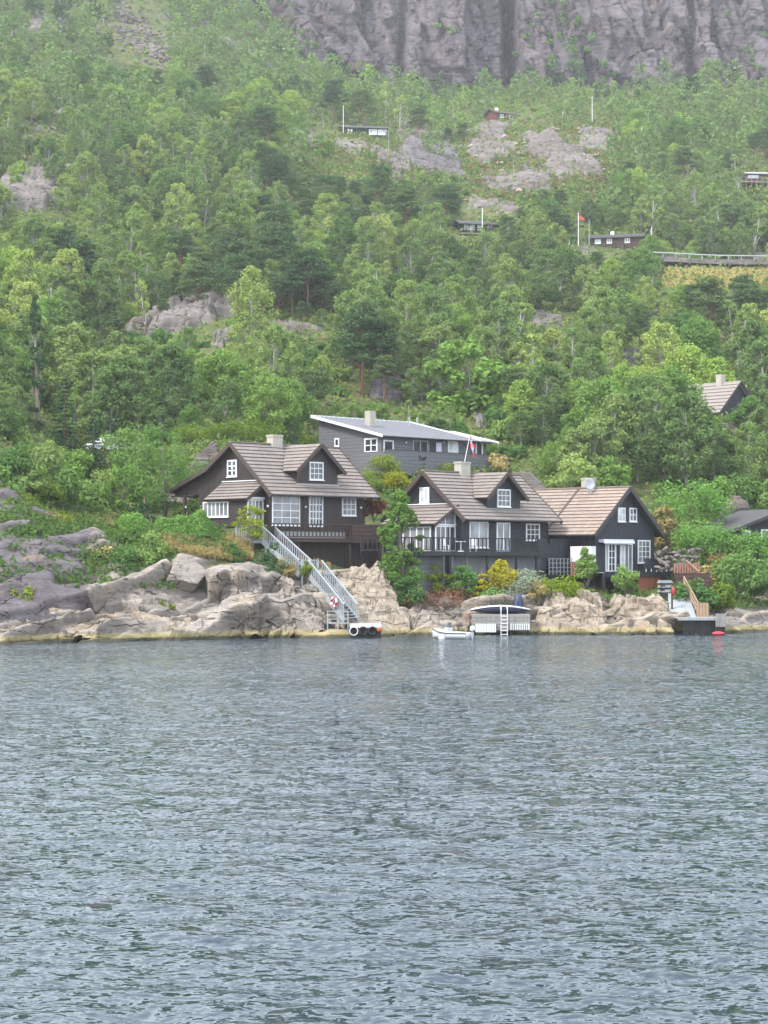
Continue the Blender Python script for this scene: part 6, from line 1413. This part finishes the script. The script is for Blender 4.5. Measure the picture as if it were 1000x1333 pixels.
def pole(px, py0, py1, Y, label, r=.09, mat='white_paint', name='flagpole', cat='pole'):
    Yh = float(hits([px], [py0])[0]); Y = Yh if Yh == Yh else Y
    a, b = P(px, py0, Y), P(px, py1, Y); e = empty(name, a, 0, label, cat)
    MB().tube([(0, 0, -2.0), (0, 0, b.z-a.z)], [r, r*.6], 7).build('shaft', M[mat], e); MB().lathe([(0,0),(r*1.5,.06),(r*1.5,.16),(0,.24)], 8, (0, 0, b.z-a.z)).build('finial', M[mat], e); return e, b-a
pole(447, 176, 139, 494, 'white pole beside the black cabin on the rock knoll'); pole(506, 208, 170, 470, 'tall grey post on the slope under the rock knoll', .12, 'weathered_wood', 'utility_pole')
pole(771, 160, 127, 568, 'slim white pole on the knoll beside the red cabin', .1); pole(628, 306, 273, 424, 'white flagpole in front of the black veranda cabin', .11)
pole(669, 235, 205, 500, 'grey post on the bare knoll side', .1, 'weathered_wood', 'utility_pole'); pole(844, 176, 148, 560, 'pale post among the trees beside the knoll', .1, 'weathered_wood', 'utility_pole')
fp, top = pole(753, 321, 279, 412, 'tall white flagpole with a red pennant by the long red cabin', .1)
MB().add([(0.1, 0, top.z-.1), (0.1, 0, top.z-1.0), (1.0, .15, top.z-1.2), (1.4, .1, top.z-1.1), (.9, .05, top.z-.55), (0.1, .03, top.z-.1), (0.1, .03, top.z-1.0), (1.0, .18, top.z-1.2), (1.4, .13, top.z-1.1), (.9, .08, top.z-.55)],
         [(0,1,2,3,4), (5,9,8,7,6), (0,4,9,5), (4,3,8,9), (3,2,7,8), (2,1,6,7), (1,0,5,6)]).build('pennant', M['orange_red'], fp)
pole(767, 319, 289, 413, 'grey utility post beside the red pennant pole', .1, 'steel', 'utility_pole')
# power line between posts on the slope
wa, wb, wc = P(506, 172, 470), P(669, 207, 500), P(844, 150, 560)
# national flag on the balcony: red with a white-edged blue cross
fl = empty('flag', P(605, 592, 187), 0, 'red flag with white-edged blue cross on a leaning staff at the balcony', 'flag')
tip = P(612, 566, 187)-P(605, 592, 187)
MB().tube([(0, 0, -.6), tip], [.04, .025], 6).build('staff', M['white_paint'], fl)
g = MB(); nx, ny, Wd, Ht = 22, 16, 1.5, 1.1
us = [i/nx for i in range(nx+1)]
for j in range(ny+1):
    for i in range(nx+1):
        u, v = i/nx, j/ny; g.v.append((tip.x+.02+u*.42+.10*math.sin(v*5+u*9)*u, -.04+.14*math.sin(u*7+v*2)*u, tip.z-.05-v*Ht-u*1.05+.08*math.sin(u*8)))
for j in range(ny):
    for i in range(nx):
        u, v = (i+.5)/nx, (j+.5)/ny; x, y = u*22, v*16
        m = 2 if (7 <= x < 9 or 7 <= y < 9) else 1 if (6 <= x < 10 or 6 <= y < 10) else 0
        k = j*(nx+1)+i; g.f.append((k, k+1, k+nx+2, k+nx+1)); g.m.append(m)
g.build('cloth', [M['bright_red'], M['white_paint'], M['blue_paint']], fl, True)
# road on the slope with its rail, clipped hedge and dry bank
rx = np.linspace(846, 1180, 60); A_, B_ = [], []
for q in rx:
    z = max(hz((q-500)/F*386, 386), hz((q-500)/F*394, 394)); A_.append(((q-500)/F*386, 386, z)); B_.append(((q-500)/F*394, 394, z))
zs = np.array([a[2] for a in A_]); zs = np.convolve(np.pad(zs, 10, 'edge'), np.ones(21)/21, 'valid')+.15
rm = MB()
for i, (a, b) in enumerate(zip(A_, B_)): rm.v += [(a[0], a[1], zs[i]), (b[0], b[1], zs[i]), (a[0], a[1]-.1, zs[i]-1.0), (b[0], b[1], zs[i]-1.0)]
for i in range(59):
    k = i*4; rm.f += [(k, k+4, k+5, k+1), (k+2, k+6, k+4, k), (k+1, k+5, k+7, k+3)]; rm.m += [0, 1, 1]
tag(rm.build('road', [M['asphalt'], M['hill_ground']]), kind='structure')
gr = empty('guard_rail', (A_[0][0], 385.8, zs[0]), 0, 'grey steel guard rail along the road on the slope', 'guard rail')
for i in range(0, 60, 3): x = A_[i][0]-A_[0][0]; z = zs[i]-zs[0]; MB().box(x-.06, x+.06, -.05, .05, z-.3, z+.75).build('post', M['steel'], gr)
for i in range(0, 57, 3): MB().bar((A_[i][0]-A_[0][0], -.1, zs[i]-zs[0]+.6), (A_[i+3][0]-A_[0][0], -.1, zs[i+3]-zs[0]+.6), .06, .2).build('rail', M['steel'], gr)
z_ = P(900, 347, 396).z
cover('knoll_heather', 'brown and green heather over the bare knoll', [(600, 158, 810, 262, 1.0), (395, 175, 610, 228, .5)], 'leaf_heath', 6000, .32, 2.5, .7, 9)
cover('knoll_scrub', 'low green scrub over the bare knoll', [(600, 158, 810, 262, 1.0), (395, 175, 610, 228, .7)], 'leaf_under', 7000, .4, 2.0, .9, 10)
hedge((868, 346, 397), 0, (934, 348, 397), 0, 2.4, 2.1, 'leaf_lime', 'clipped bright green hedge beside the road on the slope', 5, 5000, .2)
cover('roadside_grass', 'dry yellow grass on the bank below the road', [(850, 350, 1010, 374, 1.0)], 'leaf_dry', 8000, .3, 3.0, .6, 8)
# parked white car above the lawn
cr = empty('parked_car', P(146, 592, 180), R(35), 'white car parked above the lawn, half hidden by leaves', 'car')
prof = [(-2.1,.35),(-2.12,.75),(-1.95,.98),(-1.35,1.05),(-.85,1.45),(.65,1.5),(1.35,1.08),(2.0,.95),(2.1,.7),(2.08,.35)]
MB().prism(prof, lambda a, z, d: (a, d, z), -.84, .84).build('body', M['hull_white'], cr)
for s_ in (-1, 1):
    MB().prism([(-1.15,1.06),(-.78,1.39),(.02,1.42),(.02,1.06)], lambda a, z, d: (a, d, z), s_*.845, s_*.855).build('side_window', M['glass'], cr); MB().prism([(.1,1.06),(.1,1.42),(.6,1.42),(1.15,1.06)], lambda a, z, d: (a, d, z), s_*.845, s_*.855).build('side_window', M['glass'], cr)
    for x in (-1.3, 1.3):
        w_ = ring(MB(), .2, .12, 16, 8).build('wheel', M['rubber'], cr, True); w_.location = (x, s_*.78, .32); MB().lathe([(0,-.02),(.14,-.02),(.14,.02),(0,.02)], 10).build('rim', M['steel'], w_).rotation_euler = (R(90), 0, 0)
    MB().box(2.06, 2.12, s_*.45, s_*.75, .72, .86).build('headlight', M['glass_blind'], cr)
MB().box(-1.4, 1.4, -.8, .8, -1.4, .02).build('parking_base', M['rock_hill'], cr)

# ------------------------------------------------------------------ the wooded slope
rs = np.random.RandomState(42); rd = random.Random(42)
KEEP = [  # things that must stay in sight: x0, y0, x1, y1, distance
 (215, 563, 505, 720, 166), (408, 536, 645, 612, 192), (520, 598, 740, 760, 170), (690, 622, 875, 760, 172), (450, 158, 505, 178, 495), (640, 140, 692, 156, 560), (598, 282, 648, 305, 432), (752, 304, 832, 321, 416),
 (970, 219, 1010, 246, 460), (914, 516, 950, 528, 214), (945, 678, 1010, 712, 172), (138, 570, 152, 590, 182), (20, 235, 85, 285, 330), (175, 385, 290, 428, 262), (350, 420, 430, 436, 275), (690, 408, 730, 425, 300), (500, 495, 560, 525, 225), (810, 458, 838, 472, 262), (618, 538, 634, 560, 210),
 (400, 170, 610, 222, 480), (612, 165, 790, 245, 520), (600, 258, 665, 275, 445), (150, 5, 218, 85, 640), (870, 333, 1000, 362, 392), (312, 270, 335, 305, 330), (392, 284, 410, 300, 330), (40, 162, 78, 176, 430), (752, 280, 756, 305, 412), (626, 273, 631, 300, 424), (446, 142, 449, 160, 494), (770, 130, 773, 158, 568), (505, 172, 508, 208, 470), (60, 515, 108, 608, 177), (108, 535, 140, 615, 174), (42, 385, 55, 555, 187), (578, 432, 645, 525, 224), (252, 575, 292, 630, 170), (940, 645, 985, 690, 178)]
def allowed(px, py, Y, w, h):
    for (a, b, c, d, q) in KEEP:
        if Y < q+6 and px+w*.38 > a and px-w*.38 < c and py > b and py-h*.92 < d: return False
    return True
BARE = [(608, 158, 800, 255, .80), (395, 168, 612, 225, .75), (140, -10, 222, 88, .9), (585, 255, 680, 285, .7), (165, 383, 300, 465, .15), (0, 210, 100, 295, .6)]   # thinly wooded ground: x0,y0,x1,y1, share left open
def open_ground(px, py):
    for (a, b, c, d, k) in BARE:
        if a < px < c and b < py < d and rd.random() < k: return True
    return False
cand = []
N = 33000
cx, cyp = rs.uniform(-270, 1270, N), rs.uniform(-60, 640, N); cY = hits(cx, cyp)
cell = {}
for px, py, Y in zip(cx, cyp, cY):
    if not (Y == Y) or Y < 168 or Y > 690: continue
    X = (px-500)/F*Y
    if Y < 200 and 395 < px < 720: continue
    if Y < 186 and 200 < px < 885: continue
    if py < (118 if px > 420 else 118-(420-px)*1.6) - 2 and px > 330 and Y > 625: continue
    d = 5300.0/Y; key = (int(px//60), int(py//60)); ok = True
    for a in (-1, 0, 1):
        for b in (-1, 0, 1):
            for (qx, qy) in cell.get((key[0]+a, key[1]+b), ()):
                if (qx-px)**2 + ((qy-py)*1.5)**2 < d*d: ok = False; break
            if not ok: break
        if not ok: break
    if not ok or open_ground(px, py): continue
    cell.setdefault(key, []).append((px, py)); cand.append((px, py, Y, X))
def species(px, py, X, Y):
    a = pn(X/38, Y/55, 61) + .5*rd.gauss(0, .5); b = pn(X/30, Y/45, 67) + .4*rd.gauss(0, .5)
    if a > .5: return 'pine_tree'
    if b > .22: return 'birch_tree'
    if b < -.18: return 'aspen_tree'
    return 'oak_tree' if rd.random() < .62 else rd.choice(('birch_tree', 'aspen_tree'))
MARKS = [(475, 175, 'the black knoll cabin'), (665, 150, 'the small red cabin'), (622, 300, 'the veranda cabin'), (795, 318, 'the long red cabin'), (990, 240, 'the red cabin with the pale roof'), (945, 540, 'the half-hidden tan roof'), (560, 560, 'the flat-roofed house'), (300, 570, 'the stair house'), (625, 605, 'the terrace house'), (790, 625, 'the awning house'), (45, 252, 'the long slanting slab'), (230, 418, 'the broken grey outcrop'), (385, 428, 'the long low slab'), (708, 416, 'the pale slab'), (525, 507, 'the outcrop over the flat roof'), (345, 295, 'the dead brown tree'), (180, 50, 'the scree'), (85, 560, 'the dark spruce'), (48, 470, 'the ivy-clad column'), (930, 350, 'the guard rail'), (700, 200, 'the bare knoll'), (550, 195, 'the dark purple rock face'), (670, 110, 'the cliff gully'), (900, 125, 'the foot of the cliff'), (450, 110, 'the end of the cliff'), (820, 466, 'the small grey slab'), (98, 152, 'the reddish slanting slab'), (610, 480, 'the lime green tree'), (985, 660, 'the low black cabin'), (130, 300, 'the white-trunked birches'), (860, 230, 'the trees under the cliff')]
def place_words(px, py, Y):
    m = min(MARKS, key=lambda q: (q[0]-px)**2 + ((q[1]-py)*1.6)**2); d = py-m[1]
    return ('up the slope behind ' if d < -22 else 'on the slope below ' if d > 22 else 'beside ') + m[2]
LOOK = {'pine_tree': 'dark open-crowned pine', 'birch_tree': 'light green birch', 'oak_tree': 'round green broadleaved tree', 'bare_birch': 'thin white-trunked birch', 'shrub': 'low bush', 'aspen_tree': 'yellow-green aspen'}
count = {}; far = []
cand.sort(key=lambda c: c[2])
for (px, py, Y, X) in cand:
    k = species(px, py, X, Y)
    if k == 'birch_tree' and rd.random() < .22: k = 'bare_birch'
    s = {'pine_tree': .74, 'birch_tree': .68, 'oak_tree': .62, 'bare_birch': .7, 'aspen_tree': .66}[k]*(.55+1.0*rd.random()**1.6)*(1.08 if Y < 320 else 1.12)
    if (k == 'oak_tree' and rd.random() < .25): s *= .7
    w, h = {'pine_tree': (5.2, 8.8), 'birch_tree': (4.2, 8.6), 'oak_tree': (6.2, 7.6), 'bare_birch': (3.4, 8.6), 'aspen_tree': (5.2, 8.0)}[k]
    if not allowed(px, py, Y, w*s*F/Y, h*s*F/Y):
        if allowed(px, py, Y, 2.6*F/Y, 1.9*F/Y): k = 'shrub'; s = rd.uniform(.6, 1.2)
        elif allowed(px, py, Y, 1.2*F/Y, .8*F/Y): k = 'shrub'; s = rd.uniform(.3, .45)
        else: continue
    z = hz(X, Y)-.12; n = count.get(k, 0)
    if n >= (285 if k != 'pine_tree' else 170) or Y > 600 or not (-90 < px < 1090): far.append((k, X, Y, z, s)); continue
    count[k] = n+1; sw = 'tall ' if s > .85 else 'small ' if s < .5 else ''
    e = plant(k, (X, Y, z), s, rd.randrange(12), rd.uniform(0, 6.28), label=sw+LOOK[k]+' '+place_words(px, py, Y), cat='tree' if k != 'shrub' else 'bush', group=sw+LOOK[k]+' '+place_words(px, py, Y), sz=s*rd.uniform(.9, 1.15), name='thin_birch_tree' if k == 'bare_birch' else None)
print('WOOD', count, len(far))
# single trees that stand out
def lone(kind, px, pyb, hpx, label, var=0, wid=1.0, Y=None, meshes=None, name=None):
    Y = Y or float(hits([px], [pyb])[0]); X = (px-500)/F*Y; h0 = {'pine_tree': 8.8, 'birch_tree': 8.6, 'oak_tree': 7.6, 'spruce_tree': 9.0, 'rowan_tree': 6.4, 'bare_birch': 8.6, 'aspen_tree': 8.0}.get(kind, 6.0)
    s = hpx*Y/F/h0; e = plant(kind, (X, Y, hz(X, Y)-.1), s*wid, var, rd.uniform(0, 6.28), label=label, cat='tree', sz=s, meshes=meshes, name=name); return e
lone('rowan_tree', 610, 545, 118, 'bright lime green tree behind the flat-roofed house', 0, 1.15, 222)
lone('rowan_tree', 780, 480, 40, 'small lime green tree in the wood above the awning house', 1); lone('rowan_tree', 15, 470, 70, 'light green tree beside the dark ivy column', 1, 1.0, 200)
lone('birch_tree', 938, 580, 46, 'light green birch in front of the half-hidden tan roof', 3, 1.2, 203); lone('oak_tree', 905, 575, 52, 'green tree standing before the half-hidden tan roof', 2, 1.1, 204); lone('aspen_tree', 985, 582, 62, 'yellow-green tree before the gable of the half-hidden tan roof', 1, 1.1, 204)
lone('rowan_tree', 420, 205, 34, 'lime green tree under the rock knoll', 0); lone('rowan_tree', 215, 190, 40, 'lime green tree high on the slope', 1)
lone('spruce_tree', 84, 612, 112, 'dark spruce above the lawn', 0, 1.05, 176); lone('spruce_tree', 122, 622, 96, 'lighter spruce beside the dark spruce', 1, 1.0, 173)
ivy = broad_tree(77, 11.0, 1.7, 70, 70, .15, 'needle_pine', 'trunk_grey', .05, .3, .2)
lone('x', 48, 565, 190, 'tall ivy-clad column of a trunk beside the spruces', Y=186, meshes=ivy, name='ivy_clad_tree').scale = (1.15, 1.15, 1.15)
lone('x', 345, 318, 50, 'brown dead tree with bare twigs in the wood', meshes=dead_tree(5), name='dead_tree', Y=300)
lone('x', 500, 335, 40, 'brown withered tree in the wood below the veranda cabin', meshes=dead_tree(9), name='dead_tree', Y=300) if False else None
for i, (px, pyb, hp) in enumerate([(180, 335, 70), (160, 350, 60), (250, 385, 58), (262, 380, 50), (120, 360, 50), (700, 480, 60), (765, 500, 60), (850, 500, 56), (930, 330, 30), (530, 560, 40)]):
    lone('bare_birch', px, pyb, hp, 'thin-leaved birch showing its white trunk, standing clear of the wood', i)['group'] = 'white-trunked birches standing clear'
# the rest of the wood under the cliff reads as one mass
bits = {'oak_tree': [], 'birch_tree': [], 'pine_tree': [], 'aspen_tree': []}
src = {}
for k in bits:
    tm, cm = KIND[k][0]; v = np.empty(len(cm.vertices)*3, np.float32); cm.vertices.foreach_get('co', v); src[k] = v.reshape(-1, 4, 3)
acc = {k: [] for k in bits}
for (k, X, Y, z, s) in far:
    k = k if k in bits else 'birch_tree'; q = src[k]; pick = rs.permutation(len(q))[:150 if abs(X/Y*F) < 600 else 80]; q = q[pick]; c = q.mean(1, keepdims=True); q = c + (q-c)*(3.3 if abs(X/Y*F) < 600 else 4.4); a = rs.rand()*6.28; ca, sa = math.cos(a), math.sin(a)
    q = np.stack([q[..., 0]*ca-q[..., 1]*sa, q[..., 0]*sa+q[..., 1]*ca, q[..., 2]], -1)*s + [X, Y, z]; acc[k].append(q.reshape(-1, 3))
for k, leaf in (('oak_tree', 'leaf_broad'), ('birch_tree', 'leaf_birch'), ('pine_tree', 'needle_pine'), ('aspen_tree', 'leaf_aspen')):
    if acc[k]:
        v = np.concatenate(acc[k]); tag(put('distant_wood', np_mesh('distant_wood', v, np.arange(len(v)).reshape(-1, 4), M[leaf])), {'oak_tree': 'mass of far green broadleaved wood under the cliff', 'birch_tree': 'mass of far pale birch wood under the cliff', 'pine_tree': 'mass of far dark pine wood under the cliff', 'aspen_tree': 'mass of far yellow-green aspen wood under the cliff'}[k], 'wood', kind='stuff')
# bilberry, heather and seedlings on the whole slope: nobody could count them
n = 150000; px = rs.uniform(-270, 1270, n); py = rs.uniform(-60, 650, n); Y = hits(px, py); g = np.isfinite(Y) & (Y > 165) & (Y < 690); px, py, Y = px[g], py[g], Y[g]; X = (px-500)/F*Y
thin = np.zeros(len(px))
for (a, b, c, d, k) in BARE: thin = np.maximum(thin, np.where((px > a) & (px < c) & (py > b) & (py < d), k*.75, 0))
g = (rs.rand(len(px)) > thin) & (pn(X/9, Y/9, 73)+.3*rs.randn(len(X)) > -.45); X, Y = X[g], Y[g]
Z = H(X, Y) + (.9+.4*pn(X/4, Y/4, 79))*rs.rand(len(X))*np.clip(Y/260, .7, 1.6)
nn = rs.randn(len(X), 3)*.7 + [0, -.35, .8]; nn /= np.linalg.norm(nn, axis=1, keepdims=True); sc = (Y/F*2.6)[:, None]
t = np.cross(nn, rs.randn(len(X), 3)); t /= np.linalg.norm(t, axis=1, keepdims=True); b = np.cross(nn, t); c = np.stack([X, Y, Z], 1); sc = sc*(.6+.9*rs.rand(len(X), 1))
v = np.stack([c-t*sc, c+b*sc*.6, c+t*sc, c-b*sc*.6], 1).reshape(-1, 3)
tag(put('undergrowth', np_mesh('undergrowth', v, np.arange(len(v)).reshape(-1, 4), M['leaf_under'])), 'low scrub, bilberry and heather between the trees', 'undergrowth', kind='stuff')
# scrub clinging to the ledges of the cliff
V = []; n = 0
cv_ = wid
for i in range(1500):
    a, b = int((nt-4)*rs.rand()**1.5)+2, rs.randint(2, nu-60); p = cv_[a, b]
    if pn(p[0]/30, p[2]/22, 83) < .22 - .5*max(0, .22-a/nt)/.22 + .1*rs.randn(): continue
    r0 = rs.uniform(.7, 2.0); vv_, ff_ = clump(rs, p+[0, -1.0, .3], np.array([r0*1.3, r0*.8, r0*.9]), 46, .42); V.append(vv_)
v = np.concatenate(V); tag(put('cliff_scrub', np_mesh('cliff_scrub', v, np.arange(len(v)).reshape(-1, 4), M['leaf_shrub'])), 'green scrub clinging to ledges of the cliff', 'scrub', kind='stuff')
